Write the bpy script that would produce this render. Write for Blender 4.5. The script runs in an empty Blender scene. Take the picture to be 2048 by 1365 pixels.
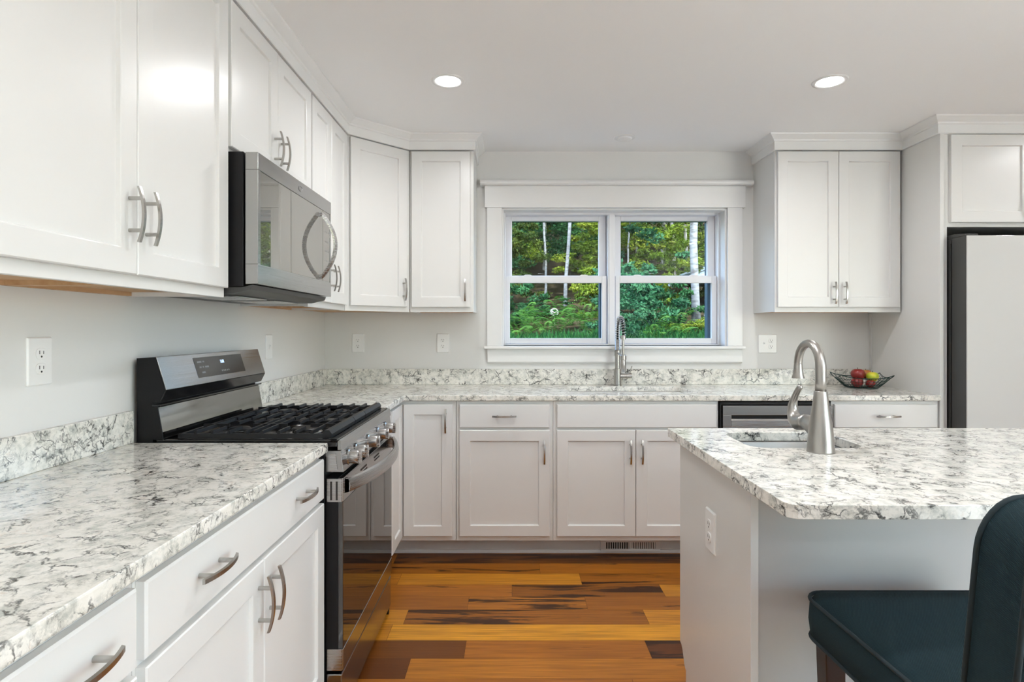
import bpy, bmesh, math, random
from mathutils import Vector, Matrix
random.seed(7)
PI = math.pi
C = bpy.context.scene.collection
SC = bpy.context.scene

# ------------------------------------------------------------------ camera, sky, sun, exposure
CAM_H, FPX = 1.278, 1160.0
cd = bpy.data.cameras.new('camera')
cam = bpy.data.objects.new('camera', cd); C.objects.link(cam)
cam.location = (0, 0, CAM_H); cam.rotation_euler = (PI/2, 0, 0)
cd.sensor_fit = 'HORIZONTAL'; cd.sensor_width = 36.0
cd.lens = FPX/2048*36.0
cd.shift_x = 0.0
cd.shift_y = -(682.5-658.0)/2048
cd.clip_start = 0.02; cd.clip_end = 300
SC.camera = cam

W = bpy.data.worlds.new('sky'); SC.world = W; W.use_nodes = True
wn = W.node_tree; wn.nodes.clear()
_o = wn.nodes.new('ShaderNodeOutputWorld'); _b = wn.nodes.new('ShaderNodeBackground'); _s = wn.nodes.new('ShaderNodeTexSky')
_s.sky_type = 'NISHITA'; _s.sun_disc = False; _s.sun_elevation = math.radians(42); _s.sun_rotation = math.radians(200)
_s.air_density = 1.0; _s.dust_density = 1.5
_b.inputs['Strength'].default_value = 2.2
wn.links.new(_s.outputs[0], _b.inputs[0]); wn.links.new(_b.outputs[0], _o.inputs[0])

sl = bpy.data.lights.new('sun', 'SUN'); sl.energy = 27.0; sl.angle = math.radians(1.0); sl.color = (1.0, .93, .80)
sun = bpy.data.objects.new('sun', sl); C.objects.link(sun)
sun.rotation_euler = (math.radians(34), 0, math.radians(46)); sun.location = (0, 0, 20)

SC.view_settings.view_transform = 'Standard'; SC.view_settings.look = 'None'
SC.view_settings.gamma = 1.0; SC.view_settings.use_curve_mapping = False
SC.view_settings.exposure = 0.15
CAN_POWER = 6.2
CAN_COLOR = (.95, .963, .98)
SC.cycles.max_bounces = 10; SC.cycles.diffuse_bounces = 5; SC.cycles.glossy_bounces = 5
SC.cycles.transparent_max_bounces = 12; SC.cycles.transmission_bounces = 6
SC.cycles.sample_clamp_indirect = 6.0
SC.cycles.use_denoising = True
SC.cycles.caustics_reflective = False; SC.cycles.caustics_refractive = False

# ------------------------------------------------------------------ materials
def mat(name, col, rough=.5, metal=0.0, **kw):
    m = bpy.data.materials.new(name); m.use_nodes = True
    b = m.node_tree.nodes['Principled BSDF']
    b.inputs['Base Color'].default_value = (*col, 1); b.inputs['Roughness'].default_value = rough
    b.inputs['Metallic'].default_value = metal
    for k, v in kw.items():
        b.inputs[k].default_value = v
    return m
class N:
    """small node-graph helper"""
    def __init__(s, m): s.t = m.node_tree; s.b = s.t.nodes['Principled BSDF']
    def new(s, ty, **kw):
        n = s.t.nodes.new(ty)
        for k, v in kw.items():
            if k in n.inputs.keys(): n.inputs[k].default_value = v
            else: setattr(n, k, v)
        return n
    def ln(s, a, b): s.t.links.new(a, b)
    def coord(s, kind='Object'): return s.new('ShaderNodeTexCoord').outputs[kind]
    def mapping(s, v, scale=(1,1,1), rot=(0,0,0)):
        n = s.new('ShaderNodeMapping'); n.inputs['Scale'].default_value = scale; n.inputs['Rotation'].default_value = rot
        s.ln(v, n.inputs['Vector']); return n.outputs[0]
    def noise(s, v, scale, detail=4, rough=.55, dist=0.0):
        n = s.new('ShaderNodeTexNoise'); n.inputs['Scale'].default_value = scale; n.inputs['Detail'].default_value = detail
        n.inputs['Roughness'].default_value = rough; n.inputs['Distortion'].default_value = dist
        s.ln(v, n.inputs['Vector']); return n
    def ramp(s, f, stops):
        n = s.new('ShaderNodeValToRGB'); e = n.color_ramp.elements
        while len(e) < len(stops): e.new(.5)
        for k, (p, c) in zip(e, stops):
            k.position = p; k.color = (*c, 1) if len(c) == 3 else c
        s.ln(f, n.inputs[0]); return n.outputs[0]
    def mix(s, f, a, b, mode='MIX'):
        n = s.new('ShaderNodeMix', data_type='RGBA', blend_type=mode)
        for sock, v in ((n.inputs[0], f), (n.inputs[6], a), (n.inputs[7], b)):
            if hasattr(v, 'is_linked'): s.ln(v, sock)
            else: sock.default_value = v if not isinstance(v, tuple) or len(v) == 4 else (*v, 1)
        return n.outputs[2]
    def math(s, op, a, b=0.0):
        n = s.new('ShaderNodeMath', operation=op)
        for sock, v in ((n.inputs[0], a), (n.inputs[1], b)):
            if hasattr(v, 'is_linked'): s.ln(v, sock)
            else: sock.default_value = v
        return n.outputs[0]
    def bump(s, h, strength=.2, dist=.002):
        n = s.new('ShaderNodeBump'); n.inputs['Strength'].default_value = strength; n.inputs['Distance'].default_value = dist
        s.ln(h, n.inputs['Height']); s.ln(n.outputs[0], s.b.inputs['Normal'])
G = lambda v: (v, v, v)

M = {}
def paint(name, col, rough, bump=.02, scale=180):
    m = mat(name, col, rough); g = N(m)
    nz = g.noise(g.coord(), scale, 3); g.bump(nz.outputs[0], bump, .001)
    n2 = g.noise(g.coord(), 1.3, 2)
    c = g.mix(n2.outputs[0], tuple(x*.985 for x in col), tuple(min(1, x*1.01) for x in col)); g.ln(c, g.b.inputs['Base Color'])
    return m
M['wall'] = paint('warm_white_wall_paint', (.74, .732, .712), .62, .05, 220)
M['ceiling'] = paint('white_ceiling_paint', (.92, .918, .912), .8, .05, 160)
M['cab'] = paint('white_cabinet_lacquer', (.74, .732, .712), .30)
M['trim'] = paint('white_trim_paint', (.80, .795, .78), .32)
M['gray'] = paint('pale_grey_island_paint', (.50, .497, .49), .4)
M['vinyl'] = mat('white_window_vinyl', (.82, .82, .84), .3)
M['plate'] = mat('white_outlet_plastic', (.84, .835, .82), .28)
M['slot'] = mat('dark_slot', (.02, .018, .016), .6)
M['gap'] = mat('shadow_gap_black', (.012, .012, .012), .7)
M['nickel'] = mat('brushed_nickel', (.47, .455, .43), .27, 1.0)
M['satin'] = mat('satin_nickel_faucet', (.42, .40, .375), .33, 1.0)
M['sinksteel'] = mat('brushed_sink_steel', (.30, .298, .29), .38, 1.0)
M['polished'] = mat('polished_dark_stainless', (.30, .295, .29), .09, 1.0)
M['black'] = mat('black_enamel', (.012, .012, .013), .18)
M['cast'] = mat('black_cast_iron', (.008, .0085, .010), .42, 0, **{'Specular IOR Level': .35})
M['blackplastic'] = mat('black_plastic', (.008, .008, .009), .4, 0, **{'Specular IOR Level': .25})
M['charcoal'] = mat('charcoal_painted_steel', (.055, .054, .052), .42)
M['whiteglass'] = mat('white_glass_panel', (.60, .60, .585), .07)
M['ovenglass'] = mat('dark_oven_glass', (.012, .011, .010), .02, 0, **{'IOR': 2.0})
M['micglass'] = mat('mirror_tinted_glass', (.36, .35, .33), .015, .78)
M['displayglass'] = mat('dark_display_glass', (.055, .053, .05), .10)
M['extframe'] = mat('slate_blue_exterior_frame', (.03, .07, .10), .5)
M['redapple'] = mat('red_fruit_skin', (.22, .02, .018), .28)
M['darkwire'] = mat('dark_green_wire', (.02, .05, .045), .35, .6)
M['shedwall'] = mat('pale_blue_shed_paint', (.24, .31, .37), .6)
M['shedroof'] = mat('slate_roof_shingle', (.05, .08, .10), .7)
M['hose'] = mat('white_hose_rubber', (.20, .22, .215), .4)
M['bounce_rug'] = paint('cream_bounce_rug', (.78, .77, .75), .95, .4, 300)
M['bounce_slab'] = mat('pale_bounce_surface', (.55, .53, .50), .8)
M['trunkdark'] = mat('dark_bark', (.07, .055, .04), .9)

m = mat('stainless_steel', (.40, .395, .39), .20, 1.0); g = N(m)
v = g.mapping(g.coord(), (3, 3, 420)); nz = g.noise(v, 1.0, 3)
g.ln(g.ramp(nz.outputs[0], [(.3, G(.15)), (.7, G(.27))]), g.b.inputs['Roughness']); M['steel'] = m
m = mat('bright_stainless_steel', (.46, .455, .45), .24, 1.0); g = N(m)
v = g.mapping(g.coord(), (3, 3, 420)); nz = g.noise(v, 1.0, 3)
g.ln(g.ramp(nz.outputs[0], [(.3, G(.2)), (.7, G(.32))]), g.b.inputs['Roughness']); M['steel2'] = m

m = mat('raw_maple_board', (.55, .34, .18), .6); g = N(m)
v = g.mapping(g.coord(), (14, 2, 14)); nz = g.noise(v, 3, 4)
g.ln(g.ramp(nz.outputs[0], [(.3, (.50, .29, .14)), (.7, (.62, .40, .22))]), g.b.inputs['Base Color']); M['maple'] = m

# veined quartz
m = mat('veined_white_quartz', (.8, .78, .73), .12); g = N(m)
co = g.coord()
w1 = g.noise(co, 7.0, 6, .6); w2 = g.noise(co, 28.0, 5, .6)
def warp(v, n, amt):
    s1 = g.new('ShaderNodeVectorMath', operation='SUBTRACT'); g.ln(n.outputs['Color'], s1.inputs[0]); s1.inputs[1].default_value = (.5, .5, .5)
    s2 = g.new('ShaderNodeVectorMath', operation='SCALE'); g.ln(s1.outputs[0], s2.inputs[0]); s2.inputs['Scale'].default_value = amt
    s3 = g.new('ShaderNodeVectorMath', operation='ADD'); g.ln(v, s3.inputs[0]); g.ln(s2.outputs[0], s3.inputs[1]); return s3.outputs[0]
wv = warp(warp(co, w1, .13), w2, .03)
def veins(v, scale, width):
    n = g.new('ShaderNodeTexVoronoi', feature='DISTANCE_TO_EDGE'); n.inputs['Scale'].default_value = scale; g.ln(v, n.inputs['Vector'])
    return g.ramp(n.outputs['Distance'], [(0, G(1)), (width*.35, G(.85)), (width, G(0))])
vA = veins(wv, 16, .058); vB = veins(g.mapping(wv, (1.0, 1.0, 1.0), (.4, .7, .3)), 28, .07)
mA = g.ramp(g.noise(co, 13, 5, .6).outputs[0], [(.52, G(0)), (.60, G(1))])
mB = g.ramp(g.noise(g.mapping(co, (1, 1, 1), (1, 2, .5)), 20, 5, .6).outputs[0], [(.46, G(0)), (.60, G(1))])
rid = g.noise(wv, 19, 9, .66); ridv = g.ramp(g.math('ABSOLUTE', g.math('SUBTRACT', rid.outputs[0], .5)), [(0, G(1)), (.012, G(.7)), (.03, G(0))])
base = g.ramp(g.noise(wv, 21, 8, .66).outputs[0], [(.28, (.40, .41, .385)), (.38, (.62, .615, .56)), (.46, (.80, .775, .71)), (.60, (.86, .84, .785)), (.72, (.74, .65, .56))])
grn = g.ramp(g.noise(g.mapping(co, (1, 1, 1), (.2, .9, 1.4)), 34, 8, .7).outputs[0], [(.48, G(0)), (.64, G(1))])
c1 = g.mix(g.math('MULTIPLY', grn, .46), base, (.30, .325, .30))
c2 = g.mix(g.math('MULTIPLY', g.math('MULTIPLY', vB, mB), .9), c1, (.10, .10, .097))
c3 = g.mix(g.math('MULTIPLY', g.math('MULTIPLY', ridv, mB), .55), c2, (.17, .165, .15))
c4 = g.mix(g.math('MULTIPLY', g.math('MULTIPLY', vA, mA), .95), c3, (.016, .017, .018))
g.ln(c4, g.b.inputs['Base Color']); M['quartz'] = m

# tigerwood planks: per-plank tone / offset come from face attributes of the floor mesh
m = mat('tigerwood_planks', (.4, .16, .04), .30, 0, **{'Specular IOR Level': .2}); g = N(m)
at = g.new('ShaderNodeAttribute', attribute_name='plank'); sep = g.new('ShaderNodeSeparateColor'); g.ln(at.outputs['Color'], sep.inputs[0])
tone, off, drk = sep.outputs[0], sep.outputs[1], sep.outputs[2]
co = g.coord()
cb = g.new('ShaderNodeCombineXYZ'); g.ln(g.math('MULTIPLY', off, 37.0), cb.inputs[0]); g.ln(g.math('MULTIPLY', off, 91.0), cb.inputs[1])
ad = g.new('ShaderNodeVectorMath', operation='ADD'); g.ln(co, ad.inputs[0]); g.ln(cb.outputs[0], ad.inputs[1])
gv = g.mapping(ad.outputs[0], (1.3, 15, 1))
fine = g.noise(g.mapping(ad.outputs[0], (4, 110, 1)), 1.0, 4)
lay = g.noise(gv, 1.15, 5, .55, .6)
col = g.ramp(tone, [(0, (.095, .027, .008)), (.25, (.25, .084, .010)), (.5, (.44, .152, .017)), (.75, (.60, .235, .022)), (1, (.82, .365, .026))])
c1 = g.mix(g.ramp(fine.outputs[0], [(.35, G(0)), (.68, G(.75))]), col, g.mix(.62, col, (.10, .03, .008)))
c1 = g.mix(g.ramp(lay.outputs[0], [(.48, G(0)), (.72, G(.45))]), c1, (.17, .052, .012))
lay2 = g.noise(g.mapping(ad.outputs[0], (1.0, 11, 1)), 1.4, 6, .6, 1.2)
thr = g.math('ADD', lay2.outputs[0], g.math('MULTIPLY', drk, .17))
c2 = g.mix(g.ramp(thr, [(.625, G(0)), (.685, G(.92))]), c1, (.030, .011, .006))
g.ln(c2, g.b.inputs['Base Color']); g.bump(fine.outputs[0], .06, .001)
g.b.inputs['Coat Weight'].default_value = .0; g.b.inputs['Coat Roughness'].default_value = .12
M['floor'] = m

# woven teal upholstery
m = mat('teal_woven_fabric', (.014, .032, .040), .85); g = N(m)
co = g.coord(); wv1 = g.new('ShaderNodeTexWave'); wv1.inputs['Scale'].default_value = 170; wv1.inputs['Distortion'].default_value = .6
g.ln(g.mapping(co, (1, 1, 1), (.3, .8, .6)), wv1.inputs['Vector'])
nz = g.noise(co, 420, 3)
c = g.mix(g.math('MULTIPLY', wv1.outputs['Fac'], nz.outputs[0]), (.008, .020, .026), (.028, .060, .070)); g.ln(c, g.b.inputs['Base Color'])
g.b.inputs['Specular IOR Level'].default_value = .2
g.bump(wv1.outputs['Fac'], .35, .002); M['fabric'] = m
M['piping'] = mat('dark_teal_piping', (.010, .022, .028), .8)
M['legwood'] = mat('dark_stained_wood', (.022, .007, .003), .3)

m = mat('yellow_green_fruit_skin', (.6, .55, .05), .3); g = N(m)
nz = g.noise(g.coord(), 14, 4); g.ln(g.ramp(nz.outputs[0], [(.35, (.34, .50, .03)), (.6, (.75, .60, .05)), (.8, (.6, .15, .03))]), g.b.inputs['Base Color']); M['yellowapple'] = m
m = mat('red_yellow_fruit_skin', (.5, .15, .03), .3); g = N(m)
nz = g.noise(g.coord(), 16, 4); g.ln(g.ramp(nz.outputs[0], [(.35, (.35, .03, .02)), (.65, (.6, .30, .05))]), g.b.inputs['Base Color']); M['blushapple'] = m

# window glass: thin clear pane
m = bpy.data.materials.new('clear_window_glass'); m.use_nodes = True; t = m.node_tree; t.nodes.clear()
o = t.nodes.new('ShaderNodeOutputMaterial'); mx = t.nodes.new('ShaderNodeMixShader'); tr = t.nodes.new('ShaderNodeBsdfTransparent'); gl = t.nodes.new('ShaderNodeBsdfGlossy')
tr.inputs[0].default_value = (.95, .98, .97, 1); gl.inputs['Roughness'].default_value = .0
lw0 = t.nodes.new('ShaderNodeLayerWeight'); lw0.inputs[0].default_value = .5
pw = t.nodes.new('ShaderNodeMath'); pw.operation = 'POWER'; pw.inputs[1].default_value = 5.0; t.links.new(lw0.outputs['Facing'], pw.inputs[0])
lw = t.nodes.new('ShaderNodeMath'); lw.operation = 'MULTIPLY_ADD'; lw.inputs[1].default_value = .6; lw.inputs[2].default_value = .015; t.links.new(pw.outputs[0], lw.inputs[0])
t.links.new(lw.outputs[0], mx.inputs[0]); t.links.new(tr.outputs[0], mx.inputs[1]); t.links.new(gl.outputs[0], mx.inputs[2]); t.links.new(mx.outputs[0], o.inputs[0])
M['glass'] = m

def emis(name, col, s):
    m = bpy.data.materials.new(name); m.use_nodes = True; b = m.node_tree.nodes['Principled BSDF']
    b.inputs['Base Color'].default_value = (.8, .8, .8, 1); b.inputs['Emission Color'].default_value = (*col, 1); b.inputs['Emission Strength'].default_value = s
    return m
M['lamp'] = emis('lit_lamp_diffuser', CAN_COLOR, 14.0)
M['digits'] = emis('lit_clock_digits', (.40, .62, 1.0), 1.6)
M['print'] = mat('grey_printed_lettering', (.20, .20, .20), .4)

# outdoors
def leafmat(name, a, b, c):
    m = mat(name, a, .5, 0, **{'Specular IOR Level': .06}); g = N(m); oi = g.new('ShaderNodeAttribute', attribute_name='leaf')
    colr = g.ramp(oi.outputs['Fac'], [(0, a), (.5, b), (1, c)]); g.ln(colr, g.b.inputs['Base Color'])
    tl = g.new('ShaderNodeBsdfTranslucent'); g.ln(colr, tl.inputs[0]); mx = g.new('ShaderNodeMixShader'); mx.inputs[0].default_value = .38
    out = [n for n in g.t.nodes if n.type == 'OUTPUT_MATERIAL'][0]
    g.ln(g.b.outputs[0], mx.inputs[1]); g.ln(tl.outputs[0], mx.inputs[2]); g.ln(mx.outputs[0], out.inputs[0]); return m
M['leafdeep'] = leafmat('deep_green_leaves', (0.0044, 0.0201, 0.0072), (0.0098, 0.0448, 0.0144), (0.0224, 0.0778, 0.0297))
M['leafteal'] = leafmat('bluish_green_leaves', (0.0041, 0.0224, 0.0107), (0.0107, 0.0518, 0.0233), (0.0278, 0.0896, 0.0423))
M['leafyellow'] = leafmat('yellow_green_leaves', (0.0158, 0.0354, 0.0029), (0.0478, 0.0802, 0.0062), (0.0994, 0.1179, 0.0134))
M['leafolive'] = leafmat('olive_leaves', (0.0083, 0.0177, 0.0035), (0.0244, 0.0425, 0.0062), (0.0607, 0.0778, 0.0134))
M['leaffern'] = leafmat('fern_fronds', (0.0092, 0.0368, 0.0051), (0.0205, 0.0699, 0.0092), (0.0374, 0.0957, 0.0177))
M['grass'] = leafmat('grass_blades', (0.0044, 0.0330, 0.0098), (0.0116, 0.0661, 0.0189), (0.0297, 0.0943, 0.0261))
m = mat('leaf_litter_slope', (.06, .05, .03), .95, 0, **{'Specular IOR Level': .0}); g = N(m); nz = g.noise(g.coord(), 3.2, 8, .65)
g.ln(g.ramp(nz.outputs[0], [(.3, (.003, .004, .002)), (.5, (.010, .009, .005)), (.62, (.022, .017, .012)), (.75, (.008, .016, .005))]), g.b.inputs['Base Color']); M['soil'] = m
m = mat('white_birch_bark', (.6, .62, .62), .8, 0, **{'Specular IOR Level': .1}); g = N(m)
nz = g.noise(g.mapping(g.coord(), (6, 6, 22)), 1.6, 5); g.ln(g.ramp(nz.outputs[0], [(.36, (.04, .04, .04)), (.46, (.07, .078, .085)), (.7, (.11, .12, .13))]), g.b.inputs['Base Color']); M['birch'] = m
m = mat('grey_bark', (.2, .19, .17), .85, 0, **{'Specular IOR Level': .1}); g = N(m)
nz = g.noise(g.mapping(g.coord(), (14, 14, 4)), 1.6, 5); g.ln(g.ramp(nz.outputs[0], [(.36, (.025, .022, .02)), (.6, (.12, .125, .12))]), g.b.inputs['Base Color']); M['bark'] = m

# ------------------------------------------------------------------ object helpers
LOCAL = set()
def thing(name, label, cat, loc=(0, 0, 0), rz=0.0, group=None, kind=None, local=False):
    o = bpy.data.objects.new(name, None); C.objects.link(o); o.location = loc; o.rotation_euler = (0, 0, rz); o.empty_display_size = .05
    o['label'] = label; o['category'] = cat
    if group: o['group'] = group
    if kind: o['kind'] = kind
    if local: LOCAL.add(o.name)
    return o
def root_of(o):
    while o.parent: o = o.parent
    return o
def obj(name, bm, material, parent=None, bevel=0.0, smooth=False, label=None, fix=True):
    if parent is not None:
        r = root_of(parent)
        if r.name not in LOCAL:
            bmesh.ops.translate(bm, verts=bm.verts, vec=-Vector(r.location))
    if fix: bmesh.ops.recalc_face_normals(bm, faces=bm.faces)
    me = bpy.data.meshes.new(name); bm.to_mesh(me); bm.free()
    me.materials.append(material)
    if smooth:
        for p in me.polygons: p.use_smooth = True
    o = bpy.data.objects.new(name, me); C.objects.link(o)
    if parent is not None: o.parent = parent
    if bevel:
        b = o.modifiers.new('bevel', 'BEVEL'); b.width = bevel; b.segments = 2; b.limit_method = 'ANGLE'; b.angle_limit = math.radians(40)
    if smooth == 'auto' :
        try:
            for e in me.edges: pass
            me.set_sharp_from_angle(angle=math.radians(38))
        except Exception: pass
    if label: o['label'] = label
    return o
def tag(o, label, cat, group=None, kind=None):
    o['label'] = label; o['category'] = cat
    if group: o['group'] = group
    if kind: o['kind'] = kind
    return o
def dup(r, loc, rz=None, label=None, group=None, scale=None):
    c = r.copy(); C.objects.link(c); c.location = loc
    if rz is not None: c.rotation_euler = (0, 0, rz)
    if scale is not None: c.scale = (scale, scale, scale) if not isinstance(scale, tuple) else scale
    if label: c['label'] = label
    if group: c['group'] = group
    for ch in list(r.children):
        k = ch.copy(); C.objects.link(k); k.parent = c
        for gch in list(ch.children):
            q = gch.copy(); C.objects.link(q); q.parent = k
    return c
def B(): return bmesh.new()
ID = lambda x, y, z: Vector((x, y, z))
def box(bm, x0, x1, y0, y1, z0, z1, f=ID):
    vs = [bm.verts.new(f(x, y, z)) for z in (z0, z1) for y in (y0, y1) for x in (x0, x1)]
    for q in ((0, 1, 3, 2), (4, 6, 7, 5), (0, 4, 5, 1), (2, 3, 7, 6), (0, 2, 6, 4), (1, 5, 7, 3)):
        bm.faces.new([vs[i] for i in q])
def mkbox(*a, f=ID):
    bm = B(); box(bm, *a, f=f); return bm
def prism(bm, poly, a0, a1, f):
    """polygon (p, q) extruded along a; f(p, q, a) -> world"""
    n = len(poly)
    A = [bm.verts.new(f(p, q, a0)) for p, q in poly]; D = [bm.verts.new(f(p, q, a1)) for p, q in poly]
    bm.faces.new(A[::-1]); bm.faces.new(D)
    for i in range(n): bm.faces.new([A[i], A[(i+1) % n], D[(i+1) % n], D[i]])
def loft(bm, loops, cap0=True, cap1=True):
    L = [[bm.verts.new(p) for p in lp] for lp in loops]; n = len(L[0])
    for a, b in zip(L, L[1:]):
        for i in range(n): bm.faces.new([a[i], a[(i+1) % n], b[(i+1) % n], b[i]])
    if cap0: bm.faces.new(L[0][::-1])
    if cap1: bm.faces.new(L[-1])
def rrect(x0, x1, y0, y1, r, n=6):
    out = []
    for cx, cy, a in ((x1-r, y1-r, 0), (x0+r, y1-r, PI/2), (x0+r, y0+r, PI), (x1-r, y0+r, 1.5*PI)):
        for i in range(n+1):
            t = a+PI/2*i/n; out.append((cx+r*math.cos(t), cy+r*math.sin(t)))
    return out
def tube(bm, pts, rad, seg=10, cap=True):
    pts = [Vector(p) for p in pts]; n = len(pts)
    if not hasattr(rad, '__len__'): rad = [rad]*n
    up = None; loops = []
    for i, p in enumerate(pts):
        t = (pts[min(i+1, n-1)]-pts[max(i-1, 0)]).normalized()
        if up is None:
            up = Vector((0, 0, 1)) if abs(t.z) < .9 else Vector((1, 0, 0))
        s = t.cross(up).normalized(); up = s.cross(t).normalized()
        loops.append([p+(s*math.cos(2*PI*k/seg)+up*math.sin(2*PI*k/seg))*rad[i] for k in range(seg)])
    loft(bm, loops, cap, cap)
def lathe(bm, prof, c=(0, 0, 0), seg=24, f=None):
    """prof [(r, h)] about an axis; f(x, y, h) -> world"""
    f = f or (lambda x, y, h: Vector((c[0]+x, c[1]+y, c[2]+h)))
    loops = [[f(r*math.cos(2*PI*k/seg), r*math.sin(2*PI*k/seg), h) for k in range(seg)] for r, h in prof]
    loft(bm, loops)
def slab(bm, outer, holes, z0, z1):
    def ring(pts, z): 
        vs = [bm.verts.new((x, y, z)) for x, y in pts]
        return vs, [bm.edges.new((vs[i], vs[(i+1) % len(vs)])) for i in range(len(vs))]
    for z in (z0, z1):
        rs = [ring(p, z) for p in [outer]+holes]
        es = [e for r in rs for e in r[1]]
        bmesh.ops.triangle_fill(bm, use_beauty=True, use_dissolve=False, edges=es)
        if z == z0: low = [r[0] for r in rs]
        else: high = [r[0] for r in rs]
    for a, b in zip(low, high):
        for i in range(len(a)):
            j = (i+1) % len(a); bm.faces.new([a[i], a[j], b[j], b[i]])
def sweep(bm, path, prof, side=1):
    """profile (out, z) swept along an open plan path with mitred corners; out is to the right of travel * side"""
    P = [Vector((x, y)) for x, y in path]; n = len(P); offs = []
    for i in range(n):
        ds = []
        if i > 0: ds.append((P[i]-P[i-1]).normalized())
        if i < n-1: ds.append((P[i+1]-P[i]).normalized())
        ns = [Vector((d.y, -d.x))*side for d in ds]
        if len(ns) == 1: offs.append(ns[0])
        else:
            s = (ns[0]+ns[1]); s.normalize(); offs.append(s/max(.2, s.dot(ns[0])))
    loft(bm, [[Vector((P[i].x+offs[i].x*o, P[i].y+offs[i].y*o, z)) for o, z in prof] for i in range(n)])

def frame(o, u, n):
    """u along the face, v = up, w outward"""
    o, u, n = Vector(o), Vector(u), Vector(n)
    return lambda a, v, w: o+u*a+n*w+Vector((0, 0, v))
FL = frame((-.616, 0, 0), (0, 1, 0), (1, 0, 0))       # left base cabinets
FLU = frame((-.921, 0, 0), (0, 1, 0), (1, 0, 0))      # left wall cabinets
FB = frame((0, 3.19, 0), (1, 0, 0), (0, -1, 0))       # back base cabinets, fridge cabinet
FBU = frame((0, 3.49, 0), (1, 0, 0), (0, -1, 0))      # back wall cabinets

def rings(bm, f, u0, u1, v0, v1, lst):
    lp = [[f(u0+i, v0+i, w), f(u1-i, v0+i, w), f(u1-i, v1-i, w), f(u0+i, v1-i, w)] for i, w in lst]
    loft(bm, lp)
def door(parent, f, u0, u1, v0, v1, name='door', stile=.058, T=.019):
    bm = B()
    rings(bm, f, u0, u1, v0, v1, [(0, .0005), (0, T-.0025), (.0025, T), (stile, T), (stile+.002, T-.001), (stile+.005, T-.009), (stile+.0055, T-.009)])
    return obj(name, bm, M['cab'], parent)
def drawer(parent, f, u0, u1, v0, v1, T=.019):
    bm = B(); rings(bm, f, u0, u1, v0, v1, [(0, .0005), (0, T-.004), (.004, T), (.0045, T)])
    return obj('drawer', bm, M['cab'], parent)
def pull(parent, f, cu, cv, vert=True, L=.132, n0=.019):
    bm = B(); K = 14; loops = []
    def g_(s, p, w): return f(cu+p, cv+s, w) if vert else f(cu+s, cv+p, w)
    for i in range(K+1):
        s = -L/2+L*i/K; n = n0+.021+.012*(1-(2*s/L)**2); hw = .0052; th = .0055
        loops.append([g_(s, -hw, n), g_(s, hw, n), g_(s, hw*.8, n+th), g_(s, -hw*.8, n+th)])
    loft(bm, loops)
    for s in (-.038, .038):
        tube(bm, [g_(s, 0, n0-.0005), g_(s, 0, n0+.031)], .0048, 10)
    return obj('handle', bm, M['nickel'], parent, label='brushed nickel arched bar handle')
def faceframe(parent, f, u0, u1, v0, v1, cuts_u, cuts_v, T=.019, w=.038):
    """flat frame in front of the carcass; the carcass closes it behind"""
    bm = B(); box(bm, u0, u1, v0, v1, -T, 0, f=lambda a, b, c: f(a, b, c)); return obj('face_frame', bm, M['cab'], parent)

# ------------------------------------------------------------------ the room
def struct(name, bm, m, label, cat, **kw):
    o = obj(name, bm, m, **kw); return tag(o, label, cat, kind='structure')
RX, RY = 4.3, -7.0
WX0, WX1, WZ0, WZ1 = -.066, 1.406, 1.166, 2.068          # window opening
bm = B()
for a in ((-1.226, WX0, 3.80, 3.98, 0, 2.44), (WX1, RX, 3.80, 3.98, 0, 2.44), (WX0, WX1, 3.80, 3.98, 0, WZ0), (WX0, WX1, 3.80, 3.98, WZ1, 2.44)): box(bm, *a)
struct('wall_back', bm, M['wall'], 'off-white back wall around the double window above the sink', 'wall')
struct('wall_left', mkbox(-1.40, -1.226, RY, 3.98, 0, 2.44), M['wall'], 'off-white wall on the left behind the gas range', 'wall')
GY0, GY1, GZ0, GZ1 = -4.8, -.5, .12, 2.34
bm = B()
for a in ((RX, RX+.16, RY, GY0, 0, 2.44), (RX, RX+.16, GY1, 3.98, 0, 2.44), (RX, RX+.16, GY0, GY1, 0, GZ0), (RX, RX+.16, GY0, GY1, GZ1, 2.44)): box(bm, *a)
struct('wall_right', bm, M['wall'], 'off-white wall at the far right of the room beyond the fridge', 'wall')
struct('wall_rear', mkbox(-1.40, RX+.16, RY-.16, RY, 0, 2.44), M['wall'], 'off-white wall behind the camera', 'wall')
struct('ceiling', mkbox(-1.40, RX+.16, RY-.16, 3.98, 2.44, 2.62), M['ceiling'], 'flat white ceiling with recessed lights', 'ceiling')
def fill_window(nm, lab, x, y0, y1):
    r = thing(nm, lab, 'window', (x, (y0+y1)/2, GZ0), kind='structure'); bm = B()
    for a in ((x-.035, x+.035, y0, y1, GZ0, GZ0+.06), (x-.035, x+.035, y0, y1, GZ1-.06, GZ1)): box(bm, *a)
    for k in range(5):
        y = y0+(y1-y0-.06)*k/4; box(bm, x-.035, x+.035, y, y+.06, GZ0+.06, GZ1-.06)
    obj('frame', bm, M['vinyl'], r)
    for k in range(4):
        y = y0+(y1-y0-.06)*k/4; obj('pane', mkbox(x-.002, x+.002, y+.06, y+(y1-y0-.06)/4, GZ0+.06, GZ1-.06), M['glass'], r)
fill_window('added_window', 'added unseen white framed window letting daylight in through the right wall', RX+.065, GY0, GY1)  # added out of view to let sun and daylight into the room

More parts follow.
